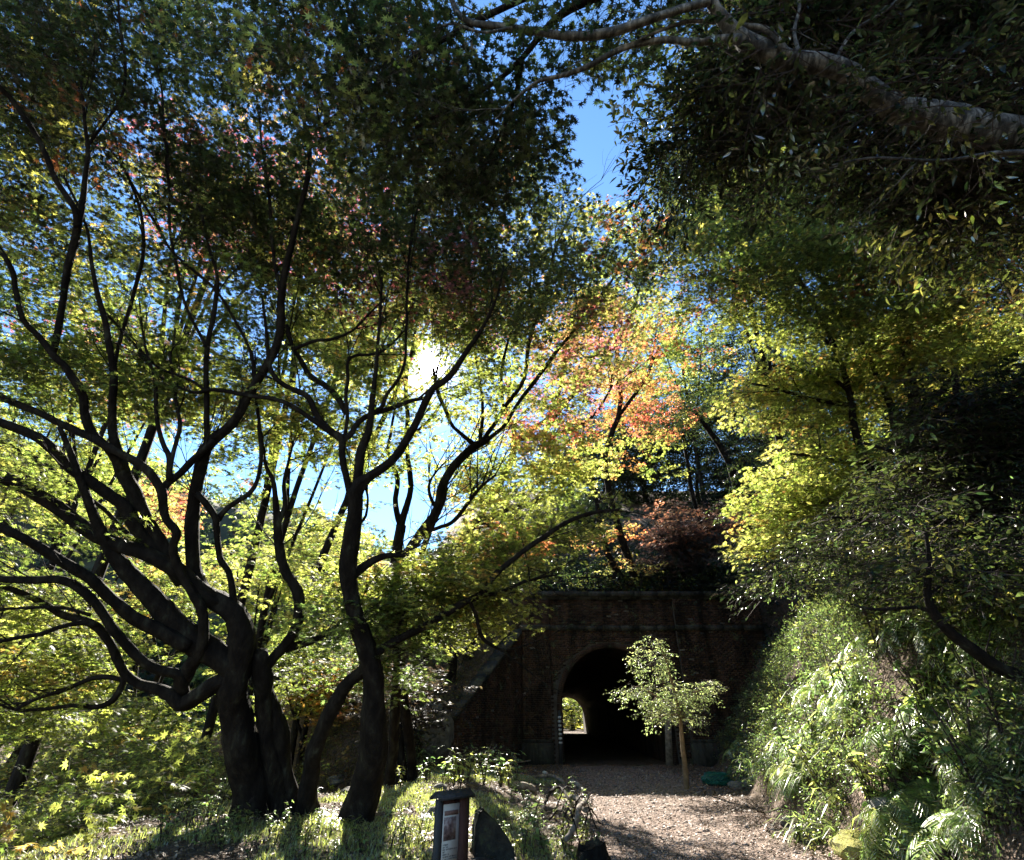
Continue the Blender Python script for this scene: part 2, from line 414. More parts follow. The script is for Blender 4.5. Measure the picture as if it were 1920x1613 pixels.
def group_nodes(protos, name):
    ng = bpy.data.node_groups.new(name, 'GeometryNodeTree')
    ng.interface.new_socket('Geometry', in_out='INPUT', socket_type='NodeSocketGeometry')
    ng.interface.new_socket('Geometry', in_out='OUTPUT', socket_type='NodeSocketGeometry')
    n = ng.nodes.new; l = ng.links.new
    gi = n('NodeGroupInput'); go = n('NodeGroupOutput'); j = n('GeometryNodeJoinGeometry')
    for p in reversed(protos):
        oi = n('GeometryNodeObjectInfo'); oi.inputs['Object'].default_value = p
        g = n('GeometryNodeGeometryToInstance'); l(oi.outputs['Geometry'], g.inputs[0]); l(g.outputs[0], j.inputs[0])
    ip = n('GeometryNodeInstanceOnPoints'); l(gi.outputs[0], ip.inputs['Points']); l(j.outputs[0], ip.inputs['Instance'])
    ip.inputs['Pick Instance'].default_value = True
    def at(nm, t):
        x = n('GeometryNodeInputNamedAttribute'); x.data_type = t; x.inputs[0].default_value = nm; return x.outputs['Attribute']
    l(at('vid', 'INT'), ip.inputs['Instance Index'])
    e = n('FunctionNodeEulerToRotation'); l(at('rot', 'FLOAT_VECTOR'), e.inputs[0]); l(e.outputs[0], ip.inputs['Rotation'])
    l(at('scl', 'FLOAT'), ip.inputs['Scale']); l(ip.outputs[0], go.inputs[0])
    return ng
KINDS = {
 'maple': (group_nodes([spray('maple', 14, .48, .062, k, M['leaf']) for k in range(5)], 'maple_leaves'), 5),
 'maplefar': (group_nodes([spray('maple', 15, .6, .085, 20 + k, M['leaf']) for k in range(4)], 'far_maple_leaves'), 4),
 'oval': (group_nodes([spray('oval', 13, .42, .042, 40 + k, M['gleaf'], .5, .1) for k in range(4)], 'oval_leaves'), 4),
 'ovalfar': (group_nodes([spray('oval', 16, .6, .075, 60 + k, M['gleaf'], .6, .1) for k in range(4)], 'far_oval_leaves'), 4),
 'tiny': (group_nodes([spray('oval', 16, .3, .021, 80 + k, M['gleaf'], .7, .0, .002) for k in range(4)], 'small_leaves'), 4),
 'clump': (group_nodes([spray('maple', 26, 2.6, .42, 90 + k, M['leaf'], .8, .2, .02) for k in range(4)], 'tree_clumps'), 4),
}
def points_obj(name, kind, pos, yaw, scl, tint, parent=None, tilt=.22, org=(0, 0, 0)):
    ng, nv = KINDS[kind]; pos = np.asarray(pos)
    if parent is not None:                                   # the leaves leave a small hole where the sun shines through
        v = pos - CAM; v = v / np.linalg.norm(v, axis=1)[:, None]; ok = v @ s < math.cos(.055)
        pos = pos[ok]; yaw = yaw[ok]; scl = np.asarray(scl)[ok]; tint = tint[ok]
    n = len(pos)
    me = bpy.data.meshes.new(name); me.vertices.add(n)
    me.vertices.foreach_set('co', (np.asarray(pos) - np.asarray(org)).astype(np.float32).ravel())
    rot = np.stack([rng.normal(0, tilt, n), rng.normal(.06, tilt, n), yaw], 1)
    a = me.attributes.new('rot', 'FLOAT_VECTOR', 'POINT'); a.data.foreach_set('vector', rot.ravel())
    a = me.attributes.new('scl', 'FLOAT', 'POINT'); a.data.foreach_set('value', np.asarray(scl, float))
    a = me.attributes.new('vid', 'INT', 'POINT'); a.data.foreach_set('value', rng.integers(0, nv, n).astype(np.int32))
    a = me.attributes.new('tint', 'FLOAT_COLOR', 'POINT'); a.data.foreach_set('color', np.hstack([tint, np.ones((n, 1))]).ravel())
    o = link(name, me, parent); md = o.modifiers.new('leaves', 'NODES'); md.node_group = ng
    o['kind'] = 'stuff'
    return o

CANOPY = .48
PAL = {  # transmitted colours of living leaves, as (weight, rgb)
 'green':  [(3, (.19, .27, .05)), (2, (.31, .39, .075)), (1, (.52, .52, .10))],
 'mixed':  [(3, (.42, .51, .09)), (3, (.58, .64, .13)), (1.5, (.20, .29, .05)), (.4, (.70, .50, .11))],
 'yellow': [(3, (.60, .67, .14)), (2, (.70, .69, .17)), (2, (.42, .56, .10)), (.4, (.74, .48, .12))],
 'olive':  [(3, (.13, .165, .035)), (2, (.20, .225, .045)), (1, (.33, .29, .055)), (.5, (.38, .17, .06))],
 'orange': [(3, (.68, .27, .09)), (2, (.70, .42, .12)), (1.5, (.48, .46, .10)), (1, (.68, .22, .10))],
 'red':    [(3, (.66, .19, .10)), (2, (.68, .33, .12)), (1, (.5, .45, .1))],
 'pink':   [(2, (.60, .20, .18)), (2, (.56, .34, .13)), (2, (.38, .38, .10)), (1, (.50, .12, .12))],
 'rust':   [(1, (.40, .19, .10)), (3, (.12, .07, .05)), (1, (.2, .13, .07))],
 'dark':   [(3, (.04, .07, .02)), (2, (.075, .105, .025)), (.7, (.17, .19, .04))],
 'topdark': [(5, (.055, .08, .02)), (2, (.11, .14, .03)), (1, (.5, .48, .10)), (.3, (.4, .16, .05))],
 'brown':  [(3, (.08, .055, .03)), (1, (.14, .11, .05)), (1, (.11, .12, .04))],
 'sapling': [(3, (.46, .60, .20)), (1, (.6, .7, .26))],
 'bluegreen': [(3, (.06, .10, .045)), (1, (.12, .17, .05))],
 'fresh':  [(3, (.24, .36, .09)), (1, (.40, .50, .11))],
}
def palette(name, n):
    w_ = np.array([a for a, b in PAL[name]], float); c = np.array([b for a, b in PAL[name]])
    i = rng.choice(len(c), n, p=w_ / w_.sum()); out = c[i] * rng.uniform(.8, 1.15, (n, 1)); return np.clip(out, 0, .75)

def twigs_to(skel_p, skel_r, targets, step=.35, up=.25, rend=.004, n=4):
    """grow fine branches from a skeleton to each target: greedy nearest join, then pipe-model radii"""
    NP = [tuple(p) for p in skel_p]; par = [-1] * len(NP); base = len(NP)
    A = np.zeros((base + len(targets) * 14 + 10, 3)); A[:base] = skel_p; cnt = base
    d0 = np.array([np.min(np.linalg.norm(skel_p - t, axis=1)) for t in targets])
    chains = []; fixed = base
    for ti in np.argsort(d0):
        t = targets[ti]; dv = A[:cnt] - t
        dist = np.linalg.norm(dv, axis=1) + .5 * np.maximum(0, dv[:, 2])      # prefer joining from below
        j = int(np.argmin(dist)); a = A[j]; Ld = float(np.linalg.norm(t - a))
        k = int(min(12, max(2, math.ceil(Ld / step))))
        u = np.linspace(0, 1, k + 1)[1:, None]
        perp = rng.normal(0, 1, 3); mid = np.sin(np.pi * u) * Ld
        pth = a + (t - a) * u + mid * (np.array([0, 0, .10]) + perp * .055) + rng.normal(0, .03 * min(1, Ld), (k, 3)) * (u < 1)
        if cnt + k >= len(A): break
        A[cnt:cnt + k] = pth
        for q in range(k): par.append(j if q == 0 else cnt + q - 1)
        cnt += k
    par = np.array(par[:cnt]); load = np.zeros(cnt)
    child = np.zeros(cnt, int)
    for q in range(base, cnt): child[par[q]] += 1
    for q in range(cnt - 1, base - 1, -1):
        if load[q] == 0: load[q] = 1
        load[par[q]] += load[q]
    rad = rend * load**.46
    # emit chains
    mb = MB(); kids = {}
    for q in range(base, cnt): kids.setdefault(par[q], []).append(q)
    starts = [(p_, q) for p_ in kids for q in kids[p_] if p_ < base or q != max(kids[p_], key=lambda z: load[z])]
    for p_, q in starts:
        ch = [p_, q]
        while q in kids:
            q = max(kids[q], key=lambda z: load[z]); ch.append(q)
        r_ = rad[ch].copy(); r_[0] = min(r_[1] * 1.15, skel_r[p_] * .8 if p_ < base else 9)
        if p_ < base: r_ = np.minimum(r_, max(.004, skel_r[p_] * .75))
        tube(mb, A[ch], r_, n, 0, cap=False)
    return mb

def finish_tree(root, org, skelP, skelR, clusters, kind, tints, per=10, rad=.42, thick=.10, scale=1.0, leafmat_=None, rend=.004, twig_n=4, mat=None):
    """twigs part and crown part; clusters (n,3), tints (n,3)"""
    mb = twigs_to(skelP, skelR, clusters, rend=rend, n=twig_n)
    me = mb.mesh('twigs', [mat or M['bark']], True, org)
    o = link('twigs', me, root); o['kind'] = 'stuff'
    n = len(clusters) * per
    c = np.repeat(clusters, per, 0); a = rng.uniform(0, 2 * np.pi, n); r_ = rad * np.sqrt(rng.random(n)) * rng.uniform(.6, 1.15, n)
    tl = np.repeat(rng.normal(0, .22, (len(clusters), 2)), per, 0)
    off = np.stack([np.cos(a) * r_, np.sin(a) * r_, rng.normal(0, thick, n)], 1); off[:, 2] += off[:, 0] * tl[:, 0] + off[:, 1] * tl[:, 1]
    ct = np.repeat(tints, per, 0) * rng.uniform(.85, 1.12, (n, 1))
    return points_obj('crown', kind, c + off, a + rng.normal(0, .5, n), scale * rng.uniform(.8, 1.2, n), ct, root, org=org)

GAPS = [(1122, 265, 88, 112), (752, 985, 34, 56), (285, 195, 44, 30), (222, 372, 30, 22), (560, 925, 30, 30), (455, 205, 20, 20), (700, 1000, 20, 25), (1015, 30, 30, 30), (905, 80, 30, 22)]
def in_gap(p, grow=0):
    v = p - CAM; d = v[1] * CP + v[2] * SP
    if d <= 0: return False
    px = 960 + 1000 * v[0] / d; py = 806.5 - 1000 * (-v[1] * SP + v[2] * CP) / d
    m_ = grow * 1000 / d
    return any(((px - a) / (rx + m_))**2 + ((py - b) / (ry + m_))**2 < 1 for a, b, rx, ry in GAPS)
def traced_tree(name, label, limbs, blobs, kind='maple', cat='tree', group=None, per=10, rad=.42, scale=1.0, mat=None, thick=.10, rend=.004, sides=10, rough=.07, rs=1.0, fan=0):
    """limbs: (part name, D0, D1, [(px,py,rpx),...]); blobs: (cx,cy,rx,ry,D0,D1,n,palette)"""
    mat = mat or M['bark']
    first = limbs[0][3][0]; org = P(first[0], first[1], limbs[0][1])
    root = empty(name, org); tag(root, label, cat, group)
    SPt = []; SR = []; fanmb = MB()
    for li, (pn, D0, D1, pts) in enumerate(limbs):
        k = len(pts); Ds = np.linspace(D0, D1, k)
        p3 = np.array([P(a, b, d) for (a, b, r_), d in zip(pts, Ds)]); r3 = (rs if pn == 'trunk' else rs * .86) * np.array([r_ / 1000 * d for (a, b, r_), d in zip(pts, Ds)])
        step = max(.05, min(.16, r3.mean() * 1.3)); q, rr = resample(p3, r3, step)
        # small crookedness
        nz = np.array([noise.noise_vector(Vector(tuple(v * 1.9 + li * 3.1))) for v in q]); q = q + nz * (rr[:, None] * .25 + .012)
        mb = MB(); tube(mb, q, rr, sides if rr.max() > .035 else 7, 0, rough, li)
        sc_ = D1 / 8.0
        if fan and rr[-1] < .06 * sc_ and len(q) > 8:
            for f_ in range(fan):
                j0 = int(len(q) * (1 - rng.uniform(0, .55)**1.2)) - 1; j0 = max(4, j0); d_ = q[j0] - q[j0 - 3]; d_ /= np.linalg.norm(d_)
                def grow(p0, d0, r0, Ls, depth):
                    m_ = 7; pp = [p0]; dd_ = d0 / np.linalg.norm(d0)
                    for u_ in range(m_ - 1):
                        dd_ = dd_ + rng.normal(0, .13, 3) + [0, 0, .05]; dd_ /= np.linalg.norm(dd_); pp.append(pp[-1] + dd_ * Ls / m_)
                    pp = np.array(pp); rq = np.linspace(r0, r0 * .3, m_); tube(fanmb, pp, rq, 4, 0, cap=False)
                    SPt.append(pp); SR.append(rq)
                    if depth:
                        for w__ in range(2):
                            u_ = int(rng.integers(1, m_ - 2)); grow(pp[u_], (pp[u_ + 1] - pp[u_]) / Ls * m_ + rng.normal(0, .45, 3), rq[u_] * .7, Ls * .6, depth - 1)
                grow(q[j0], d_ + rng.normal(0, .42, 3) + [0, 0, .25], min(rr[j0] * .6, .011 * sc_), rng.uniform(.7, 1.8) * sc_, 2)
        link(pn, mb.mesh(pn, [mat], True, org), root)
        SPt.append(q[::2]); SR.append(rr[::2])
    if fanmb.n: o_ = link('fine_twigs', fanmb.mesh('fine_twigs', [mat], True, org), root); o_['kind'] = 'stuff'
    SPt = np.vstack(SPt); SR = np.concatenate(SR)
    cl = []; ti = []
    for cx, cy_, rx, ry, D0, D1, n, pal in blobs:
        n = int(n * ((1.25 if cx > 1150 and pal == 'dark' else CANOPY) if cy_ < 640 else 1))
        a = rng.uniform(0, 2 * np.pi, n); r_ = np.sqrt(rng.random(n)); D = rng.uniform(D0, D1, n)
        pts = np.array([P(cx + rx * math.cos(A_) * q, cy_ + ry * math.sin(A_) * q, d) for A_, q, d in zip(a, r_, D)])
        cl.append(pts); ti.append(palette(pal, n))
    if cl:
        cl = np.vstack(cl); ti = np.vstack(ti); kp = np.array([not in_gap(p, rad * .75) for p in cl]); cl = cl[kp]; ti = ti[kp]
        zz = np.array([gz(x, y) for x, y, z in cl]); ok = cl[:, 2] > zz + .15
        finish_tree(root, org, SPt, SR, cl[ok], kind, ti[ok], per, rad, thick, scale, rend=rend, mat=mat)
    return root

def world_tree(name, label, x, y, cz, Rx, Rz, pal, n=60, kind='maplefar', cat='tree', group=None, per=9, rad=.7, scale=1.2, tr=.14, lean=(0, 0), base=None, foot=None, shell=.55, rend=.006):
    """a whole tree: trunk from the ground, limbs, twigs, layered crown centred at height cz"""
    fx, fy = foot if foot else (x, y)
    z0 = (gz(fx, fy) if base is None else base) - .15
    org = np.array([fx, fy, z0]); root = empty(name, org); tag(root, label, cat, group)
    top = np.array([x + lean[0], y + lean[1], cz])
    H = cz - z0; k = max(5, int(H / 1.0)); t = np.linspace(0, 1, k)[:, None]
    ctl = org + (top - org) * np.hstack([t**1.5, t**1.5, t]) + np.sin(t * 7 + rng.random() * 6) * rng.normal(0, .14, 3) * t * [1, 1, .2]
    q, rr = resample(ctl, np.linspace(tr, tr * .42, k), .25)
    mb = MB(); tube(mb, q, rr * (1 + .6 * np.exp(-np.linalg.norm(q - org, axis=1) / .35)), 8, 0, .06, int(x * 10) % 97)
    link('trunk', mb.mesh('trunk', [M['bark']], True, org), root)
    SPt = [q[len(q) // 3::2]]; SR = [rr[len(q) // 3::2]]
    for b in range(5):
        i = int(len(q) * rng.uniform(.45, .98)); a = rng.uniform(0, 6.28) + b * 1.25; e = top + np.array([math.cos(a) * Rx * .6, math.sin(a) * Rx * .6, rng.uniform(-.2, .6) * Rz])
        bb = np.array([q[i], (q[i] + e) / 2 + [0, 0, -.12 * Rx], e]); bq, br = resample(bb, [rr[i] * .7, rr[i] * .45, rr[i] * .22], .25)
        mb = MB(); tube(mb, bq, br, 6, 0, .05, b); link('branch', mb.mesh('branch', [M['bark']], True, org), root)
        SPt.append(bq); SR.append(br)
    d = rng.normal(0, 1, (n, 3)); d /= np.linalg.norm(d, axis=1)[:, None]
    r_ = rng.uniform(shell**3, 1, n)**(1 / 3); r_ *= 1 + .18 * np.sin(d[:, 0] * 4 + x) + .15 * np.sin(d[:, 1] * 5 + y)
    cl = top + d * r_[:, None] * [Rx, Rx, Rz]
    zz = np.array([gz(a, b) for a, b, c in cl]); ok = (cl[:, 2] > zz + .2) & (np.linalg.norm(cl[:, :2], axis=1) > 3.0)
    ok &= np.array([not in_gap(p, rad * .75) for p in cl])
    cl = cl[ok]
    if len(cl): finish_tree(root, org, np.vstack(SPt), np.concatenate(SR), cl, kind, palette(pal, len(cl)), per, rad, .16, scale, rend=rend, twig_n=3)
    return root
# ------------------------------------------------------------------ tunnel portal
PY = 25.0                                    # plane of the portal face
AX, ASP, AR = 4.25, 2.2, 2.15                # arch centre, springing height, half width
X0, X1 = .44, 11.2; ZT = 6.7
def in_arch(x, z, grow=0.0):
    if z < ASP: return abs(x - AX) < AR + grow
    return (x - AX)**2 + (z - ASP)**2 < (AR + grow)**2
def portal():
    root = empty('tunnel_portal', (AX, PY, 0))
    tag(root, 'dark red brick tunnel portal with arched mouth, pilasters and coping', 'tunnel')
    org = np.array([AX, PY, 0])
    # core wall behind the brick face, with the opening left free
    mb = MB(); na = 28
    arc = [(AX - AR - .02, -.3)] + [(AX + (AR + .02) * math.cos(a), ASP + (AR + .02) * math.sin(a)) for a in np.linspace(np.pi, 0, na)] + [(AX + AR + .02, -.3)]
    outer = []
    for i, (x, z) in enumerate(arc):
        if i == 0: outer.append((X0 + .02, -.3))
        elif i == len(arc) - 1: outer.append((X1, -.3))
        else:
            f = (i - 1) / (na - 1); tot = 2 * ZT + (X1 - X0); s_ = f * tot
            outer.append((X0 + .02, s_) if s_ < ZT else ((X0 + s_ - ZT, ZT - .05) if s_ < ZT + X1 - X0 else (X1, tot - s_)))
    outer[14 - 6] = (X0 + .02, ZT - .05) if outer[8][1] > 5 else outer[8]
    V = [(x, PY, z) for x, z in arc] + [(x, PY, z) for x, z in outer]; k = len(arc)
    V += [(x, PY + .9, z) for x, z in arc] + [(x, PY + .9, z) for x, z in outer]
    Q = []
    for i in range(k - 1):
        Q += [(i, i + 1, k + i + 1, k + i), (2*k + i, 3*k + i, 3*k + i + 1, 2*k + i + 1), (i, 2*k + i, 2*k + i + 1, i + 1), (k + i, k + i + 1, 3*k + i + 1, 3*k + i)]
    mb.add(V, Q); link('wall_core', mb.mesh('wall_core', [M['mortar']], org=org), root)
    # brick courses of the face
    mb = MB(); bw, bh, jt = .225, .075, .008
    def bricks(x0, x1, z0, z1, y, depth, skip=True):
        nz = int(round((z1 - z0) / bh)); h = (z1 - z0) / nz
        for r_ in range(nz):
            z = z0 + r_ * h; off = (r_ % 2) * bw / 2; x = x0 - off
            while x < x1 - .01:
                a, b = max(x, x0), min(x + bw, x1); x += bw
                if b - a < .04: continue
                if skip and (in_arch(a, z + h/2, .26) or in_arch(b, z + h/2, .26)): continue
                if rng.random() < .012: continue
                p = rng.normal(0, .003)
                Vb = [(a + jt/2, y - depth + p, z + jt/2), (b - jt/2, y - depth + p, z + jt/2), (b - jt/2, y - depth + p, z + h - jt/2), (a + jt/2, y - depth + p, z + h - jt/2),
                      (a + jt/2, y + .01, z + jt/2), (b - jt/2, y + .01, z + jt/2), (b - jt/2, y + .01, z + h - jt/2), (a + jt/2, y + .01, z + h - jt/2)]
                mb.add(Vb, [(0,1,2,3), (0,4,5,1), (1,5,6,2), (2,6,7,3), (3,7,4,0)])
    PL = [(X0, 1.62), (7.25, 8.45)]
    for z0, z1 in ((0, 5.05), (5.27, 6.38)):
        bricks(1.64, 7.23, z0, z1, PY, .035); bricks(8.47, X1, z0, z1, PY, .035, False)
    o = link('brick_face', mb.mesh('brick_face', [M['brick']], org=org), root); o['kind'] = 'stuff'
    for a, b in PL:
        mb = MB(); mb.box((a + .03, PY - .16, -.3), (b - .03, PY - .001, 6.36)); c = mb.mesh('pilaster', [M['mortar']], org=org); pil = link('pilaster', c, root)
        mb = MB()
        for z0, z1 in ((.9, 5.05), (5.27, 6.38)): bricks(a, b, z0, z1, PY - .16, .035, False)
        o = link('brick_face', mb.mesh('brick_face', [M['brick']], org=org), pil); o['kind'] = 'stuff'
        mb = MB(); mb.box((a - .06, PY - .28, -.3), (b + .06, PY - .002, .78), jit=.008); link('stone', mb.mesh('stone', [M['stone']], org=org), pil)
        mb = MB(); mb.box((a - .04, PY - .25, .785), (b + .04, PY - .003, .895), jit=.005); link('stone', mb.mesh('stone', [M['stone']], org=org), pil)
        # return faces of the pilaster
    # arch ring: two rings of bricks on end, jambs
    shared = None
    rb = MB(); rb.box((-.034, -.06, 0), (.034, .1, .215), jit=.002); ring_me = rb.mesh('brick', [M['brick']])
    nb = 88
    for i in range(nb):
        a = np.pi * (i + .5) / nb
        o = link('brick', ring_me, root); o.location = (AR * math.cos(a) , 0, ASP + AR * math.sin(a)); o.rotation_euler = (0, np.pi/2 - a, 0)
    jm = MB(); jm.box((0, -.05, .004), (.225, .1, .071), jit=.002); jme = jm.mesh('brick', [M['brick']])
    for s_ in (-1, 1):
        for r_ in range(int(ASP / .075)):
            o = link('brick', jme, root); o.location = ((-AR - .225) if s_ < 0 else AR, 0, r_ * .075)
    # string course and coping of separate stones
    def stones(z0, z1, d, xs):
        for a, b in zip(xs[:-1], xs[1:]):
            q = MB(); q.box((a + .006, PY - d, z0), (b - .006, PY + (.95 if z1 > 6.5 else .02), z1), jit=.006)
            link('stone', q.mesh('stone', [M['stone']], org=org), root)
    stones(5.055, 5.265, .10, np.arange(1.63, 7.3, .8)); stones(5.055, 5.265, .10, np.arange(8.46, 11.3, .9))
    stones(5.05, 5.27, .27, [X0 - .06, 1.66]); stones(5.05, 5.27, .27, [7.22, 8.48])
    stones(6.385, 6.5, .13, np.append(np.arange(.36, 11, .9), X1)); stones(6.503, 6.72, .22, np.append(np.arange(.3, 10.9, 1.05), X1))
    # the bore
    mb = MB(); prof = [(-AR, -.1)] + [(AR * math.cos(a), ASP + AR * math.sin(a)) for a in np.linspace(np.pi, 0, 24)] + [(AR, -.1)]
    ys = np.linspace(PY + .02, PY + 60, 40); kx = .0595; ps = len(prof)
    V = [(AX + kx * (y - PY) + a, y, b) for y in ys for a, b in prof]
    Q = [(j * ps + i, j * ps + i + 1, (j + 1) * ps + i + 1, (j + 1) * ps + i) for j in range(len(ys) - 1) for i in range(ps - 1)]
    mb.add(V, Q)
    # outer shell so the bore is a real thickness
    po = [(a * 1.16, b * 1.12 if b > 0 else b) for a, b in prof]
    V2 = [(AX + kx * (y - PY) + a, y, b) for y in ys[1:] for a, b in po]
    Q2 = [(j * ps + i, (j + 1) * ps + i, (j + 1) * ps + i + 1, j * ps + i + 1) for j in range(len(ys) - 2) for i in range(ps - 1)]
    mb.add(V2, Q2); link('tunnel_lining', mb.mesh('tunnel_lining', [M['brick']], True, org), root)
    mb = MB(); mb.add([(AX - 2.6, PY - .1, .012), (AX + 2.6, PY - .1, .012), (AX + 2.6 + kx * 70, PY + 70, .012), (AX - 2.6 + kx * 70, PY + 70, .012)], [(0,1,2,3)])
    link('tunnel_floor', mb.mesh('tunnel_floor', [M['soil']], org=org), root)
portal()

def wing_wall():
    a = np.array([.44, 25.0]); b = np.array([-2.04, 21.0]); org = np.array([*(a + b) / 2, 0])
    root = empty('wing_wall', org); tag(root, 'sloping brick wing wall running down from the tunnel portal beside the bushes', 'wall')
    d = b - a; Ln = np.linalg.norm(d); d /= Ln; nrm = np.array([-d[1], d[0]])
    if nrm[1] > 0: nrm = -nrm
    if nrm[0] < 0: nrm = -nrm
    top = lambda s_: 5.0 + (1.55 - 5.0) * s_ / Ln
    mb = MB(); V = []
    for s_ in (0, Ln):
        for t_, z in ((0, -.3), (0, top(s_)), (-.6, top(s_)), (-.6, -.3)):
            p = a + d * s_ + nrm * t_; V.append((p[0], p[1], z))
    mb.add(V, [(0,4,5,1), (1,5,6,2), (2,6,7,3), (4,7,6,5), (0,1,2,3)])
    link('wall_core', mb.mesh('wall_core', [M['mortar']], org=org), root)
    mb = MB(); h = .075; bw = .225
    for r_ in range(int(5.0 / h)):
        z = r_ * h; s_ = -(r_ % 2) * bw / 2 + .02
        smax = Ln * (5.0 - z - h) / 3.45 if z > 1.5 else Ln
        while s_ < min(smax, Ln) - .05:
            s0 = max(s_, .0); s1 = min(s_ + bw - .008, min(smax, Ln)); s_ += bw
            if s1 - s0 < .03 or rng.random() < .02: continue
            pr = .035 + rng.normal(0, .004); Vb = []
            for t_ in (pr, -.01):
                for ss, zz in ((s0, z + .004), (s1, z + .004), (s1, z + h - .004), (s0, z + h - .004)):
                    p = a + d * ss + nrm * t_; Vb.append((p[0], p[1], zz))
            mb.add(Vb, [(0,1,2,3), (0,4,5,1), (1,5,6,2), (2,6,7,3), (3,7,4,0)])
    o = link('brick_face', mb.mesh('brick_face', [M['brick']], org=org), root); o['kind'] = 'stuff'
    n = 7
    for i in range(n):
        q = MB(); V = []
        for s_ in (Ln * i / n + .006, Ln * (i + 1) / n - .006):
            for t_, dz in ((.1, .003), (.1, .17), (-.66, .17), (-.66, .003)):
                p = a + d * s_ + nrm * t_; V.append((p[0] + rng.normal(0, .008), p[1], top(s_) + dz + rng.normal(0, .008)))
        q.add(V, [(0,4,5,1), (1,5,6,2), (2,6,7,3), (0,3,7,4), (4,7,6,5), (0,1,2,3)])
        link('stone', q.mesh('stone', [M['stone']], org=org), root)
wing_wall()

def rock(name, label, pos, size, mat, cat='rock', seed=1, group=None, sink=.25, sub=3):
    import bmesh
    bm = bmesh.new(); bmesh.ops.create_icosphere(bm, subdivisions=sub, radius=1)
    me = bpy.data.meshes.new(name)
    for v in bm.verts:
        p = v.co.copy(); c = noise.cell_vector(p * 1.3 + Vector((seed, 0, 0)))
        f = 1 + .28 * noise.noise(p * 1.1 + Vector((seed * 7.1, 0, 0))) + .12 * noise.noise(p * 3.2 + Vector((0, seed * 3.3, 0))) + .05 * noise.noise(p * 8)
        v.co = Vector((p.x * size[0], p.y * size[1], p.z * size[2])) * f
    bm.to_mesh(me); bm.free(); me.materials.append(mat)
    o = link(name, me); o.location = (pos[0], pos[1], pos[2] + size[2] * (1 - 2 * sink) * .6)
    o.rotation_euler = (0, 0, seed * 1.7)
    if label: tag(o, label, cat, group)
    return o
p = onground(838, 1415); rock('rubble_block', 'grey masonry lump at the foot of the sloping wing wall', (-2.6, 20.6, gz(-2.6, 20.6)), (.75, .6, .95), M['rock'], 'stone block', 5, sink=.1)

# fence on top of the portal
def fence():
    root = empty('fence', (3.0, 26.3, gz(3, 26.3))); tag(root, 'weathered rail fence on the slope just above the tunnel coping', 'fence')
    org = np.array(root.location)
    xs = np.arange(2.4, 9.0, 1.3)
    for x in xs:
        z = gz(x, 26.3); mb = MB(); tube(mb, [(x, 26.3, z - .2), (x + rng.normal(0, .03), 26.3, z + 1.15)], [.05, .045], 7, 0, .05); link('post', mb.mesh('post', [M['bark']], org=org), root)
    for h in (.45, .95):
        for a, b in zip(xs[:-1], xs[1:]):
            mb = MB(); tube(mb, [(a, 26.24, gz(a, 26.3) + h), (b, 26.24, gz(b, 26.3) + h + rng.normal(0, .03))], [.032, .03], 6, 0, .05); link('rail', mb.mesh('rail', [M['bark']], org=org), root)
fence()

# post with pale bands beside the tunnel mouth, and a plank leaning inside
def small_posts():
    b = np.array([AX - AR - .16, 24.7, 0]); root = empty('marker_post', b); tag(root, 'dark slim post with pale bands beside the tunnel mouth', 'post')
    mb = MB(); tube(mb, [(0, 0, -.1), (0, 0, 1.9)], [.07, .065], 8); link('post', mb.mesh('post', [M['dark_wood']]), root)
    for i in range(7):
        mb = MB(); z = .75 + i * .15; tube(mb, [(0, 0, z), (0, 0, z + .07)], [.076, .076], 8); link('band', mb.mesh('band', [M['metal']]), root)
    mb = MB(); V = []
    for x0, y0, z in ((5.95, 24.3, 0), (6.32, 24.85, 2.3)):
        for dx, dy in ((0, 0), (.26, -.03), (.27, .02), (.01, .05)): V.append((x0 + dx, y0 + dy, z))
    mb.add(V, [(0,1,5,4), (1,2,6,5), (2,3,7,6), (3,0,4,7), (4,5,6,7), (0,3,2,1)])
    tag(link('plank', mb.mesh('plank', [M['deadwood']])), 'pale plank leaning against the far jamb of the tunnel mouth', 'plank')
small_posts()

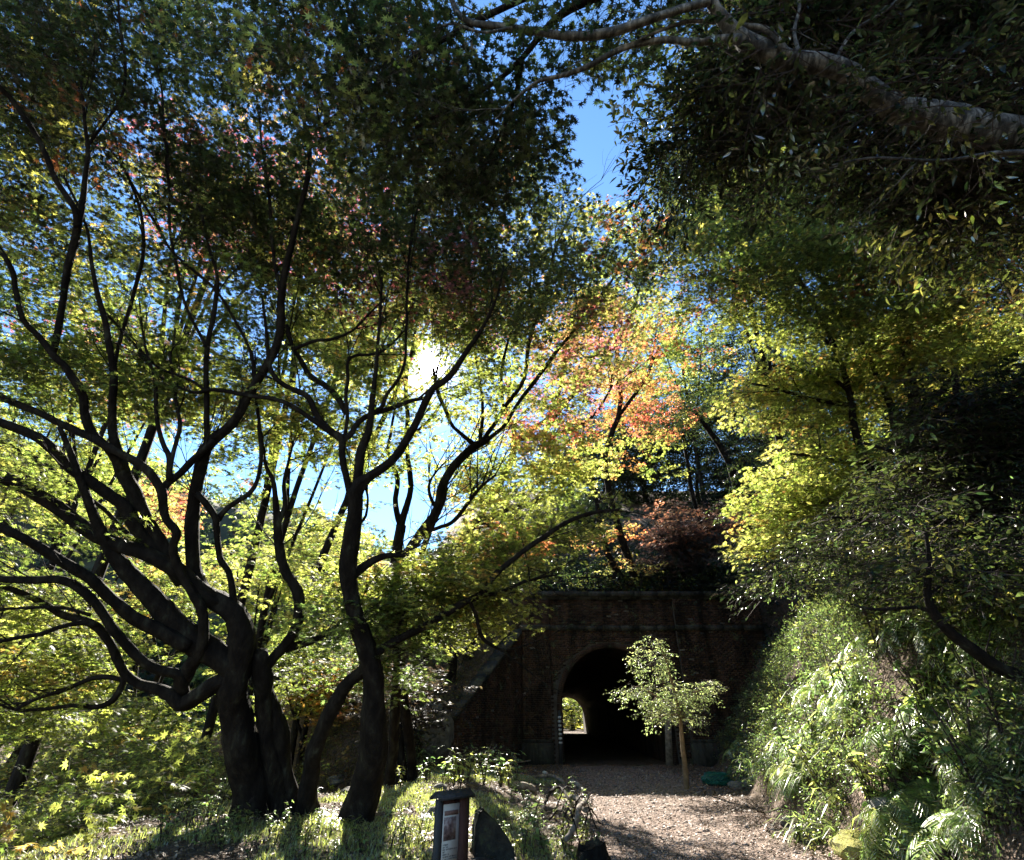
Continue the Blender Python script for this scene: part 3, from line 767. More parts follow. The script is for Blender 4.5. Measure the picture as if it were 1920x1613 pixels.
# ------------------------------------------------------------------ information board
def sign():
    p = P(849, 1489, 5.0); x, y = p[0], p[1]; z0 = gz(x, y); H = p[2] - z0
    root = empty('information_board', (x, y, z0)); tag(root, 'narrow dark wooden information board with a small gabled roof by the path', 'sign')
    root.rotation_euler = (0, 0, R(46))
    def part(name, boxes, mat, par=root):
        mb = MB()
        for lo, hi in boxes: mb.box(lo, hi)
        return link(name, mb.mesh(name, [mat]), par)
    hw = .18
    part('post', [((-hw, -.03, -.2), (-hw + .045, .03, H - .03))], M['dark_wood'])
    part('post', [((hw - .11, -.04, -.2), (hw, .04, H - .03))], M['red_wood'])
    bd = part('board', [((-hw + .046, -.025, .06), (hw - .111, .02, H - .04))], M['red_wood'])
    x0, x1 = -hw + .052, hw - .117; zt = H - .07; zb = H - .66
    pp = part('paper', [((x0, -.0295, zb), (x1, -.0255, zt))], M['paper'], bd)
    part('heading', [((x0 + .014, -.0315, zt - .085), (x1 - .012, -.0300, zt - .05))], M['inkbrown'], bd)
    part('picture', [((x0 + .012, -.0315, zt - .27), (x1 - .035, -.0300, zt - .098))], M['photo'], bd)
    mb = MB()                                            # rows of small print
    for r_ in range(17):
        z = zt - .295 - r_ * .0172; u = x0 + .012
        while u < x1 - .014:
            wd = rng.uniform(.004, .009); 
            if rng.random() < .86:
                for q in range(int(rng.integers(2, 4))):
                    if rng.random() < .5: mb.box((u, -.0312, z - rng.uniform(0, .008)), (u + wd * .8, -.0301, z + .0018 - rng.uniform(0, .004)))
                    else: mb.box((u + rng.uniform(0, wd * .6), -.0312, z - .009), (u + rng.uniform(.6, .9) * wd, -.0301, z))
            u += wd + .0025
            if rng.random() < .04: break
    o = link('small_print', mb.mesh('small_print', [M['ink']]), bd); o['kind'] = 'stuff'
    mb = MB()                                            # a gabled roof, ridge along x
    for s_ in (-1, 1):
        V = [(-hw - .03, 0, H + .035), (hw + .03, 0, H + .035), (hw + .03, s_ * .075, H - .012), (-hw - .03, s_ * .075, H - .012)]
        V += [(a, b + (.004 * s_ if b else 0), c - .022) for a, b, c in V]
        mb.add(V, [(0,1,2,3), (4,7,6,5), (0,4,5,1), (1,5,6,2), (2,6,7,3), (3,7,4,0)])
    link('roof', mb.mesh('roof', [M['dark_wood']]), root)
    for s_ in (-1, 1):
        mb = MB(); xx = s_ * (hw + .012); mb.add([(xx - .012, -.06, H - .02), (xx - .012, .06, H - .02), (xx - .012, 0, H + .012), (xx + .012, -.06, H - .02), (xx + .012, .06, H - .02), (xx + .012, 0, H + .012)], [(0,3,4,1), (1,4,5,2), (2,5,3,0)], [(0,1,2), (3,5,4)])
        link('gable', mb.mesh('gable', [M['dark_wood']]), root)
sign()

# ------------------------------------------------------------------ the traced trees
T1 = [
 ('trunk', 8.2, 8.2, [(478,1575,58),(472,1535,50),(462,1480,44),(452,1420,40),(444,1350,38),(442,1290,38),(450,1240,36),(455,1190,32),(440,1150,28),(405,1125,26),(382,1114,22),(364,1075,17),(360,1025,16),(362,950,15),(368,912,14),(380,862,14),(395,832,13),(437,792,11),(470,737,10),(492,698,10),(517,650,10),(528,604,10),(527,543,9),(547,452,8),(564,387,7),(581,300,6),(572,237,5),(548,152,3)]),
 ('trunk', 8.3, 8.3, [(526,1560,28),(524,1500,24),(512,1430,21),(500,1370,20),(494,1320,20),(492,1270,24),(485,1220,20)]),
 ('trunk', 8.3, 7.9, [(578,1555,26),(575,1500,23),(588,1430,20),(602,1380,18),(620,1330,18),(646,1292,17),(676,1262,16),(696,1232,14)]),
 ('trunk', 8.4, 8.4, [(552,1550,24),(548,1500,20),(536,1440,18),(525,1380,22),(510,1330,18),(500,1290,14)]),
 ('branch', 8.4, 8.8, [(497,1250,18),(515,1228,16),(535,1212,16),(552,1190,16),(560,1160,15),(560,1120,14),(552,1095,14),(534,1070,13),(524,1030,12),(520,980,11),(517,929,7),(512,899,6),(498,868,5),(488,800,3)]),
 ('branch', 8.7, 9.0, [(521,978,9),(534,949,7),(532,907,6),(540,870,4),(552,820,2)]),
 ('branch', 8.5, 8.9, [(535,1216,12),(565,1208,11),(598,1196,9),(625,1180,8),(655,1158,5),(690,1140,3)]),
 ('branch', 8.2, 7.4, [(455,1262,34),(410,1235,34),(370,1205,33),(330,1175,31),(290,1130,27),(255,1090,24),(225,1060,22),(200,1020,17),(175,960,13),(150,905,12),(130,850,9),(110,800,6)]),
 ('branch', 8.2, 7.2, [(410,1130,24),(370,1105,24),(325,1068,23),(275,1040,20),(200,1014,19),(137,975,18),(75,930,17),(0,893,15),(-80,850,13)]),
 ('branch', 7.9, 6.9, [(352,1212,20),(300,1185,18),(250,1155,17),(205,1120,16),(170,1085,16),(120,1055,16),(70,1025,14),(30,1003,13),(-60,960,11)]),
 ('branch', 8.1, 7.4, [(430,1276,24),(400,1288,24),(370,1310,24),(338,1325,24),(318,1305,20),(290,1290,16),(258,1283,14),(235,1264,13),(220,1235,12),(200,1200,11),(170,1168,10),(114,1152,9),(76,1129,8),(38,1112,7),(0,1098,6),(-50,1085,4)]),
 ('branch', 8.0, 7.0, [(340,1300,20),(333,1268,15),(305,1258,14),(270,1240,14),(236,1208,14),(205,1168,13),(180,1130,12),(144,1099,12),(106,1086,11),(57,1088,10),(0,1086,9),(-60,1075,8)]),
 ('branch', 8.0, 7.6, [(338,1290,20),(355,1255,18),(375,1225,17),(383,1185,15),(378,1145,14),(358,1110,13),(334,1068,13),(324,1030,12),(332,1000,12),(312,975,12),(305,940,12),(303,920,12),(285,892,11),(262,872,11),(225,850,10),(175,825,10),(112,795,10),(75,775,10),(0,742,11),(-60,710,10)]),
 ('branch', 7.9, 8.1, [(303,922,13),(318,905,12),(337,890,11),(362,862,10),(384,842,9),(400,826,9)]),
 ('branch', 7.9, 8.3, [(320,900,9),(318,860,8),(305,835,7),(297,800,6),(292,755,5),(288,700,4),(270,640,3),(262,560,2)]),
 ('branch', 7.9, 8.3, [(318,885,7),(325,850,6),(338,800,6),(333,765,5),(325,720,4),(318,660,3)]),
 ('branch', 8.0, 7.2, [(300,1040,16),(262,1000,16),(232,950,16),(205,930,15),(175,905,15),(125,872,14),(87,832,14),(50,812,13),(0,792,13),(-70,765,12)]),
 ('branch', 8.1, 7.6, [(345,1090,20),(305,1030,20),(268,965,21),(240,905,21),(222,860,18),(212,820,13),(212,755,10),(212,690,9),(200,620,8),(190,575,7),(172,495,5),(160,420,4),(120,330,3)]),
 ('branch', 7.9, 7.2, [(228,880,14),(205,845,13),(180,818,12),(162,780,11),(155,735,10),(125,690,9),(98,668,9),(70,630,8),(43,600,8),(28,545,7),(24,510,7),(0,468,6),(-40,420,5)]),
 ('branch', 7.6, 7.2, [(100,665,8),(110,610,9),(124,520,9),(137,460,10),(144,425,10),(152,385,8),(160,330,7),(164,280,6),(158,220,4),(150,150,3)]),
 ('branch', 7.4, 6.8, [(144,425,9),(138,390,8),(108,343,8),(90,300,8),(66,250,7),(51,225,7),(20,185,6),(0,165,6),(-40,120,5)]),
 ('branch', 7.8, 7.6, [(236,1268,9),(225,1295,8),(210,1315,8),(182,1325,7),(140,1323,6),(95,1328,5),(38,1332,4),(0,1322,2)]),
 ('branch', 7.8, 7.5, [(228,1275,7),(200,1270,7),(171,1272,6),(140,1285,6),(114,1296,6),(70,1310,5),(30,1330,4)]),
 ('branch', 7.6, 7.1, [(180,1170,8),(150,1168,7),(114,1176,6),(76,1190,6),(30,1198,5),(-30,1210,4)]),
 ('branch', 7.6, 7.2, [(170,1155,6),(120,1140,5),(60,1140,4),(0,1145,3)]),
 ('branch', 8.2, 8.1, [(442,1160,12),(438,1133,10),(430,1076,9),(412,1046,9),(407,1000,9),(405,972,9),(388,945,8),(370,925,8)]),
 ('branch', 8.2, 8.5, [(409,975,8),(425,955,7),(445,940,7),(465,925,7),(480,902,6),(488,860,6),(486,800,5),(480,740,3),(478,660,2)]),
 ('branch', 8.2, 8.4, [(386,850,9),(390,812,8),(388,740,8),(387,669,7),(402,575,6),(406,515,5),(390,460,4),(372,380,3)]),
 ('branch', 8.3, 8.6, [(388,735,5),(360,715,4),(300,690,4),(262,655,4),(210,600,4),(195,575,3)]),
 ('branch', 8.2, 8.6, [(528,560,6),(516,500,5),(510,440,5),(500,330,4),(490,260,3),(480,170,2)]),
 ('branch', 8.2, 8.4, [(480,728,6),(470,660,5),(440,600,4),(400,540,4),(330,480,4),(285,410,4),(245,340,3),(215,290,3),(165,240,2)]),
 ('branch', 8.1, 8.5, [(212,700,6),(225,640,5),(250,560,5),(268,480,5),(265,405,5),(240,330,4),(222,285,3)]),
 ('branch', 8.1, 8.4, [(387,650,5),(350,580,4),(330,500,4),(318,420,4),(315,300,4),(306,240,4),(304,180,3),(290,90,2)]),
 ('branch', 7.6, 7.2, [(163,275,5),(190,240,4),(228,180,4),(235,110,4),(222,20,3),(218,-60,2)]),
 ('branch', 8.3, 8.7, [(262,1015,8),(240,1000,7),(200,960,6),(160,930,6),(120,900,5),(70,860,5),(0,825,5)]),
]
T1F = [ # foliage
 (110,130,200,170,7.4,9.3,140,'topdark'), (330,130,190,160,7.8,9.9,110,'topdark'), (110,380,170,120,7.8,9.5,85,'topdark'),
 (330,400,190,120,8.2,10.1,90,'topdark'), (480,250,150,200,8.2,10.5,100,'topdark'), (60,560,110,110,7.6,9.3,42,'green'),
 (300,560,190,90,8.6,10.3,62,'mixed'), (470,620,110,120,8.8,10.5,45,'green'), (150,700,170,70,7.8,9.5,38,'green'),
 (420,740,110,70,8.9,9.9,28,'mixed'), (60,950,130,100,7.6,8.7,18,'green'), (90,1220,140,70,8.0,8.9,34,'mixed'),
 (70,1310,100,70,8.0,8.7,26,'mixed'), (40,1110,90,50,7.8,8.5,12,'green'), (250,720,150,70,8.6,9.7,26,'green'),
 (560,1240,110,40,9.2,9.9,16,'green'), (330,1090,60,40,9.0,9.5,3,'green'), (-60,700,90,500,7.3,8.7,60,'green'),
 (520,1080,90,40,9.4,10.1,7,'mixed'), (40,60,160,90,6.6,8.4,50,'topdark'), (480,850,90,70,9.4,9.9,12,'mixed'),
]
traced_tree('japanese_maple', 'old maple with several black trunks and long snaking limbs beside the valley', T1, T1F, per=11, rs=.75, sides=16, rough=.08, fan=5)

T2 = [
 ('trunk', 7.7, 7.9, [(662,1590,50),(668,1545,40),(678,1490,34),(698,1410,30),(704,1340,27),(702,1280,25),(690,1225,24),(672,1165,20),(655,1110,18),(652,1065,20),(661,1000,20),(664,963,17),(667,925,16),(680,903,14),(693,893,10),(735,865,9),(760,831,9),(777,801,8),(796,756,8),(812,727,7),(830,716,7),(852,696,7),(875,660,6),(900,620,5),(930,560,3),(945,500,2)]),
 ('branch', 7.9, 8.2, [(664,945,12),(652,910,9),(645,879,8),(641,845,8),(640,823,9),(618,806,8),(595,781,8),(578,745,7),(551,731,7),(523,714,7),(505,688,6),(500,640,4),(492,560,3)]),
 ('branch', 7.9, 8.3, [(668,925,13),(674,885,12),(676,845,12),(690,800,9),(700,740,7),(705,680,5),(712,600,4),(716,520,3)]),
 ('branch', 8.0, 8.3, [(638,824,8),(600,796,7),(551,764,6),(512,748,6),(470,742,5),(400,731,5),(360,734,4),(304,708,4),(260,660,3)]),
 ('branch', 8.0, 8.4, [(640,826,8),(656,816,8),(668,797,8),(693,778,7),(735,765,6),(770,752,5),(792,748,4)]),
 ('branch', 8.1, 8.8, [(693,778,6),(715,764,6),(726,739,5),(749,709,5),(760,670,4),(762,600,4),(764,530,3),(772,450,3),(790,360,2)]),
 ('branch', 8.1, 8.6, [(645,825,5),(651,781,5),(648,740,5),(652,712,5),(651,680,4),(666,667,4),(707,664,3),(735,645,3),(760,620,2)]),
 ('branch', 8.2, 8.7, [(650,775,8),(632,745,8),(612,725,7),(578,703,7),(566,680,6),(550,652,6),(538,610,5)]),
 ('branch', 8.2, 8.7, [(553,655,5),(590,640,4),(625,636,4),(660,620,3),(690,590,3),(720,560,2)]),
 ('branch', 7.8, 8.2, [(656,1085,13),(676,1067,12),(706,1048,10),(730,1041,8),(760,1042,4)]),
 ('branch', 7.9, 8.0, [(668,1000,5),(673,985,5),(687,968,4),(690,929,3),(680,900,2)]),
 ('branch', 7.8, 9.2, [(694,1232,13),(720,1215,12),(752,1198,11),(820,1160,10),(866,1133,9),(904,1112,8),(930,1076,8),(977,1038,7),(1025,1006,7),(1060,981,6),(1100,965,5),(1160,955,3)]),
 ('branch', 8.4, 9.4, [(895,1118,6),(940,1110,5),(985,1090,4),(1040,1080,2)]),
 ('branch', 8.3, 8.6, [(727,1212,5),(745,1180,4),(760,1140,3),(770,1100,2)]),
 ('branch', 8.1, 8.6, [(880,1125,5),(890,1150,5),(905,1195,5),(930,1215,4),(955,1222,3)]),
]
T2F = [
 (760,1090,100,60,8.2,9.5,44,'mixed'), (700,1180,120,60,8.0,9.1,30,'fresh'), (850,1140,110,60,8.8,10.3,44,'mixed'),
 (900,1060,110,50,9.2,11.0,34,'mixed'), (1020,980,110,60,9.6,11.5,24,'mixed'), (640,980,70,50,8.6,9.5,8,'mixed'),
 (560,780,90,50,8.6,9.5,14,'mixed'), (650,740,130,90,8.6,10.5,24,'mixed'), (620,560,150,110,8.8,11.5,56,'mixed'),
 (760,560,150,110,9.0,12.5,36,'pink'), (900,560,140,100,9.2,12.5,60,'olive'), (690,820,90,50,9.0,10.1,9,'yellow'),
 (760,420,260,110,8.6,11.5,120,'topdark'), (560,460,140,90,8.6,10.5,60,'topdark'), (860,690,70,60,9.6,12.5,14,'mixed'), (760,690,60,50,9.6,12.5,5,'yellow'),
 (620,1100,60,60,8.8,9.9,10,'mixed'), (620,900,60,50,9.6,11.5,6,'yellow'), (730,1270,60,40,8.6,9.5,9,'fresh'),
]
traced_tree('japanese_maple', 'maple with one curved dark trunk standing in the grass behind the information board', T2, T2F, rs=.82, sides=16, rough=.08, fan=5, per=11, rend=.0055)

T3 = [
 ('trunk', 13, 13, [(775,1500,9),(768,1400,9),(750,1250,9),(738,1120,10),(744,1040,10),(752,985,10)]),
 ('branch', 13, 13.4, [(752,988,8),(742,945,6),(745,905,5),(735,870,4),(728,845,4),(735,800,3),(742,750,3),(748,690,2)]),
 ('branch', 13, 13.6, [(752,985,8),(768,930,6),(769,890,6),(764,850,5),(764,795,5),(762,711,4),(775,640,3),(790,560,3),(800,470,2)]),
 ('branch', 13, 13.4, [(764,830,4),(790,800,3),(815,775,3),(830,750,2)]),
]
traced_tree('slender_maple', 'slim forked maple seen against the blue gap below the sun', T3, [(750,840,70,50,12,14.5,9,'mixed'), (790,620,150,110,12,16,50,'mixed'), (700,640,90,90,12,15,22,'yellow')], kind='maplefar', per=9, rad=.55, scale=.9)
T4 = [
 ('trunk', 12, 12.5, [(729,1500,12),(745,1300,12),(752,1120,12),(766,1035,12),(790,1002,11),(818,957,11),(835,901,10),(857,868,10),(880,845,10),(896,834,9),(915,825,8)]),
 ('branch', 12, 12.4, [(770,1100,9),(790,1043,8),(802,1007,8),(818,970,7),(832,935,6),(836,905,5)]),
 ('branch', 12, 12.5, [(810,995,5),(826,988,5),(846,980,5),(874,949,5),(899,915,4),(930,890,3)]),
 ('branch', 12.4, 12.8, [(893,836,7),(878,825,6),(862,812,5),(847,797,5),(834,768,5),(821,734,5),(812,690,3)]),
 ('branch', 12.4, 13.5, [(900,832,6),(925,800,6),(943,769,5),(982,712,5),(992,643,5),(1008,590,4),(1025,540,4),(1040,470,3),(1070,400,2)]),
 ('branch', 12.4, 13.5, [(915,825,6),(945,800,5),(969,760,5),(1012,704,5),(1056,643,5),(1090,600,4),(1112,574,4),(1142,534,3),(1180,480,2)]),
 ('branch', 12.4, 13, [(818,955,5),(806,925,4),(808,900,3),(830,870,2)]),
 ('branch', 12.6, 13.6, [(900,830,5),(905,780,4),(900,720,4),(890,650,3),(880,580,3),(860,500,3)]),
 ('branch', 12.6, 13.6, [(945,770,4),(940,700,4),(960,620,3),(990,560,3),(1000,470,3),(1030,380,2)]),
]
T4F = [(960,480,220,130,11,15,120,'topdark'), (960,620,150,90,12,15,46,'mixed'), (870,560,100,110,12,15,34,'olive'), (860,760,80,40,12,14,9,'mixed'), (1080,480,120,110,12,16,66,'topdark'), (830,340,180,90,10,14,80,'topdark'), (1080,640,80,60,12.5,15,14,'pink'), (1010,740,70,50,12,14.5,10,'mixed')]
traced_tree('leaning_maple', 'twin thin-trunked maple leaning away from the curved trunk, fanning out below the sun', T4, T4F, kind='maplefar', fan=7, rs=.85, rend=.006, per=9, rad=.6, scale=.95)
T5 = [
 ('trunk', 20.8, 18.6, [(846,1300,9),(848,1255,9),(854,1150,10),(862,1060,11),(874,1014,14),(885,995,14),(905,975,9)]),
 ('branch', 18.8, 18.2, [(885,992,10),(905,978,9),(940,958,7),(973,950,7),(1010,938,6),(1050,915,4),(1085,890,3)]),
 ('branch', 18.8, 18.4, [(900,985,7),(930,985,6),(960,990,4)]),
 ('branch', 18.8, 18.2, [(895,982,8),(915,940,7),(940,900,7),(958,868,7),(966,834,7),(978,822,7),(1012,819,6),(1034,790,6),(1060,756,5),(1099,717,5),(1142,660,4),(1180,600,3),(1200,540,2)]),
 ('branch', 18.5, 18.4, [(966,834,6),(962,800,5),(950,770,4),(960,720,3)]),
 ('branch', 18.5, 18.4, [(980,816,6),(1004,799,5),(1030,780,5),(1050,730,4),(1060,660,4),(1085,600,3),(1100,520,3)]),
 ('branch', 18.5, 18.4, [(1012,819,5),(1050,812,5),(1085,800,4),(1120,770,3),(1150,720,2)]),
]
T5F = [(960,880,120,70,15.5,18.5,40,'mixed'), (1040,870,90,60,15.5,18.5,30,'yellow'), (900,930,70,50,15.5,17.5,12,'yellow'), (1000,800,80,40,16.5,18.5,14,'red'), (1100,620,110,90,16.5,19.5,50,'orange'), (1180,520,110,100,16.5,19.5,50,'mixed'), (940,1010,80,40,15.5,18,18,'orange'), (1060,740,90,50,16.5,19,14,'pink'), (870,880,40,30,15.5,17.5,5,'mixed')]
traced_tree('spreading_maple', 'maple with a stub-like leaning trunk and rising limbs between the gap and the hillside', T5, T5F, kind='maplefar', fan=6, rend=.006, per=9, rad=.6, scale=1.0)

# orange maple on the slope above the portal
T6 = [
 ('trunk', 27, 27, [(1196,1125,9),(1188,1080,8),(1172,1030,7),(1150,960,6),(1139,903,6),(1134,856,5),(1146,815,5),(1160,782,5),(1163,740,4),(1160,704,4),(1155,640,4),(1151,574,3),(1160,520,2)]),
 ('trunk', 27, 27.4, [(1180,1125,8),(1165,1085,7),(1140,1040,6),(1128,1000,5),(1120,950,4),(1110,890,3)]),
 ('branch', 27, 27.5, [(1160,782,4),(1190,740,4),(1215,700,3),(1235,650,2)]),
 ('branch', 27, 27.5, [(1163,720,4),(1140,670,3),(1120,620,3),(1100,580,2)]),
]
T6F = [(1140,640,95,110,25,29,46,'orange'), (1215,590,60,80,26,29,23,'orange'), (1230,765,75,45,26,29,21,'red'), (1170,720,80,50,26,28,15,'orange'), (1120,830,80,60,26,29,12,'orange'), (1140,1015,45,40,26,28,9,'orange'), (1180,850,90,60,26,29,15,'mixed'), (1090,700,50,50,27,29,5,'pink'), (1185,1075,40,18,26,27,5,'yellow')]
traced_tree('orange_maple', 'orange and red autumn maple growing on the slope above the tunnel portal', T6, T6F, kind='maplefar', fan=3, per=9, rad=.7, scale=1.05)

# bright yellow-green maple on the bank, with slim stems
T7 = [
 ('trunk', 12, 12.6, [(1716,1110,16),(1714,1040,15),(1708,980,14),(1700,925,13),(1698,888,13),(1708,845,12),(1722,795,11),(1712,740,10),(1700,690,10),(1694,625,9),(1688,560,7),(1665,480,5),(1640,400,3)]),
 ('branch', 12, 12.5, [(1700,900,10),(1690,850,9),(1678,800,8),(1668,755,7),(1645,710,5),(1625,660,4),(1600,600,3)]),
 ('branch', 12, 12.5, [(1640,900,8),(1616,850,8),(1602,790,8),(1596,750,7),(1582,702,6),(1560,640,5),(1530,580,4),(1490,520,3),(1440,470,2)]),
 ('branch', 12, 12.6, [(1700,915,10),(1670,915,8),(1640,898,8)]),
 ('branch', 12.2, 12.8, [(1604,762,5),(1560,755,5),(1510,745,4),(1460,730,3),(1410,720,2)]),
 ('branch', 12.2, 12.8, [(1598,740,5),(1560,710,4),(1520,700,4),(1470,690,2)]),
 ('branch', 12.3, 13, [(1585,700,5),(1560,650,4),(1500,600,4),(1440,560,3),(1380,530,3),(1320,520,2)]),
 ('branch', 12.3, 13, [(1565,650,5),(1520,560,4),(1470,490,4),(1400,440,3),(1330,400,3)]),
 ('branch', 12.3, 13, [(1720,790,6),(1760,740,6),(1800,700,5),(1850,670,4),(1910,650,3)]),
 ('branch', 12.2, 12.4, [(1695,640,5),(1740,600,5),(1800,570,4),(1870,540,3)]),
 ('branch', 12.2, 12.6, [(1700,905,6),(1650,880,5),(1600,870,5),(1540,860,4),(1480,850,2)]),
]
T7F = [(1500,1000,70,50,11.5,13,24,'yellow'), (1620,940,90,50,11.5,13,26,'mixed'), (1760,900,90,60,11.5,13,30,'yellow'), (1560,730,110,50,12.0,13.9,40,'mixed'), (1450,740,70,50,12.5,14.4,30,'yellow'), (1480,930,75,45,12.0,13.9,42,'yellow'), (1560,860,90,45,12.0,13.9,36,'yellow'), (1700,740,110,80,13.0,14.4,44,'yellow'), (1450,1020,50,30,12.0,13.4,16,'yellow'), (1620,640,160,60,11.5,13.9,50,'mixed'),
 (1420,560,150,80,12.0,14.4,60,'mixed'), (1600,520,190,90,10.5,13.9,120,'green'), (1360,470,150,90,11.5,14.4,90,'olive'), (1780,640,140,70,11.5,13.4,60,'yellow'), (1840,760,80,70,12.5,13.9,30,'yellow'), (1760,480,170,90,10.0,12.9,100,'olive'), (1300,620,80,60,13.5,16.4,10,'orange'), (1480,400,180,80,10.0,12.4,90,'green')]
traced_tree('bank_maple', 'tall slim maple on the fern bank with bright yellow-green lower leaves', T7, T7F, kind='maple', fan=4, per=12, rad=.48, scale=1.1)

# overhead limb with pale banded bark: cherry; its trunk stands beyond the frame on the bank
def pale_bark():
    m, nt, out = newmat('pale_banded_bark'); Nn = nt.nodes.new; Ll = nt.links.new
    v = objvec(nt); b = Nn('ShaderNodeBsdfPrincipled'); Ll(b.outputs[0], out.inputs[0]); b.inputs['Roughness'].default_value = .7; b.inputs['Specular IOR Level'].default_value = .3
    v2 = objvec(nt, (1.6, .5, .8)); nz = noise_(nt, 9, 7, .7, v2, .8)
    c = ramp(nt, nz, [(.40, (.02, .018, .016)), (.5, (.08, .073, .065)), (.64, (.27, .25, .225))])
    mx = Nn('ShaderNodeMix'); mx.data_type = 'RGBA'; mx.blend_type = 'MULTIPLY'; mx.inputs[0].default_value = .8; Ll(c, mx.inputs[6])
    Ll(ramp(nt, noise_(nt, 6, 6, .7, v), [(.35, (.35, .38, .33)), (.6, (1, 1, 1))]), mx.inputs[7]); Ll(mx.outputs[2], b.inputs['Base Color'])
    bp = Nn('ShaderNodeBump'); bp.inputs['Strength'].default_value = .8; bp.inputs['Distance'].default_value = .02; Ll(nz, bp.inputs['Height']); Ll(bp.outputs[0], b.inputs['Normal'])
    return m
M['barkpale'] = pale_bark()
T8 = [
 ('trunk', 5.2, 4.6, [(2700,1900,80),(2620,1500,66),(2500,1100,58),(2380,760,52),(2250,520,48),(2080,340,44),(1985,285,42),(1920,262,40),(1856,245,37),(1762,224,34),(1715,212,30),(1680,203,25),(1650,185,21),(1631,169,20),(1594,137,20),(1537,117,19),(1481,112,20),(1425,90,19),(1380,66,17),(1342,22,13),(1318,-20,11),(1290,-80,9)]),
 ('branch', 4.6, 5.2, [(1385,75,13),(1357,73,11),(1294,79,9),(1243,74,8),(1175,88,7),(1108,122,6),(1050,142,5),(1006,155,4),(962,190,3),(930,225,2)]),
 ('branch', 4.6, 4.8, [(1480,105,9),(1444,58,8),(1400,48,7),(1369,45,6),(1294,41,5),(1237,60,4),(1200,75,3)]),
 ('branch', 4.5, 4.6, [(1925,285,7),(1849,289,5),(1780,300,4),(1725,302,4),(1631,298,3),(1560,310,2)]),
 ('branch', 4.8, 5.0, [(1560,120,5),(1600,60,4),(1660,20,4),(1720,-30,3)]),
 ('branch', 4.7, 5.0, [(1500,108,5),(1490,60,4),(1500,10,4),(1480,-40,3)]),
 ('branch', 4.6, 5.4, [(1330,5,10),(1275,19,10),(1192,48,11),(1150,62,11),(1108,68,11),(1060,66,10),(1006,60,9),(938,51,9),(888,44,8),(861,27,7),(848,0,6),(835,-60,4)]),
 ('branch', 5.0, 5.4, [(960,53,4),(905,62,3),(850,45,3),(800,60,2)]),
]
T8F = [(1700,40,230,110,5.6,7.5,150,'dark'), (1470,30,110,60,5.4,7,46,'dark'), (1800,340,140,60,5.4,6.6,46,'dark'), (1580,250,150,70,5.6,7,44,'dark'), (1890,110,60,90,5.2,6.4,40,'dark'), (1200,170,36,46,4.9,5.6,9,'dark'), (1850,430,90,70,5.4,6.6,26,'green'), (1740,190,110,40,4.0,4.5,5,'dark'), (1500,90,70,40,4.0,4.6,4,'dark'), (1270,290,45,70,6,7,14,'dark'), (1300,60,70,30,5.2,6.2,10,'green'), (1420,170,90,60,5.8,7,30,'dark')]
cherry = traced_tree('overhanging_tree', 'pale banded limb of a broad-leaved tree reaching overhead from the bank', T8, T8F, kind='oval', per=8, rad=.34, scale=1.45, mat=M['barkpale'], rend=.003, sides=18, rough=.04, rs=.9, fan=2)
# single large leaves that can be told apart
def big_leaves(root, spots, n, size, pal, label=None):
    org = np.array(root.location); ms = []
    for k, c in enumerate(PAL[pal]):
        mb = MB(); ol = leaf_outline('oval'); put_leaf(mb, ol, np.zeros(3), 1.0, np.array([0, 0, 1.]), np.array([1., 0, 0]), cup=.12)
        mt = leafmat(pal + '_single_leaf', .1, .4, color=c[1], trans=.6, refl=.4); ms.append(mb.mesh('leaf', [mt], True))
    for cx, cy_, rx, ry, D0, D1, w_ in spots:
        for i in range(int(n * w_)):
            a = rng.uniform(0, 6.28); q = math.sqrt(rng.random())
            p = P(cx + rx * q * math.cos(a), cy_ + ry * q * math.sin(a), rng.uniform(D0, D1)) - org
            o = link('leaf', ms[int(rng.integers(len(ms)))], root); o.location = tuple(p)
            o.rotation_euler = (rng.normal(.3, .5), rng.normal(.55, .45), rng.uniform(0, 6.28)); f = size * rng.uniform(.7, 1.15); o.scale = (f, f, f)
PAL['lime'] = [(3, (.30, .42, .05)), (2, (.2, .32, .04)), (.6, (.6, .45, .07))]
big_leaves(cherry, [(1490,290,130,45,4.0,4.8,.24), (1180,200,36,60,4.2,5.0,.2), (1730,150,110,40,4.2,5,.14), (1810,430,90,50,4.2,5,.16), (1570,130,150,80,4.4,5.4,.1), (1880,90,40,80,4.0,4.8,.08), (1300,50,80,40,4.6,5.4,.08)], 270, .05, 'lime')

# overhead maple crown at the top of the picture
T9 = [
 ('branch', 4.8, 6.2, [(1330,-160,14),(1240,-60,13),(1130,-10,10),(1050,30,8),(980,110,6),(920,160,5),(850,200,4),(780,240,3)]),
 ('branch', 5.4, 6.6, [(1130,-10,8),(1000,-10,7),(860,60,6),(760,120,5),(680,180,4),(600,240,3)]),
 ('branch', 5.6, 6.6, [(980,110,5),(960,200,4),(930,270,3),(900,330,2)]),
]
T9F = [(870,130,180,100,5.2,7.0,59,'dark'), (650,120,160,130,5.6,7.6,77,'topdark'), (820,260,200,80,5.8,8.0,62,'dark'), (990,100,60,50,5.0,6.2,11,'dark'), (1140,100,60,50,5.0,6.0,9,'dark'), (920,260,80,60,5.6,7.2,21,'dark'), (1100,20,150,30,5,6.4,21,'dark'), (500,60,140,80,5.8,7.6,30,'topdark')]
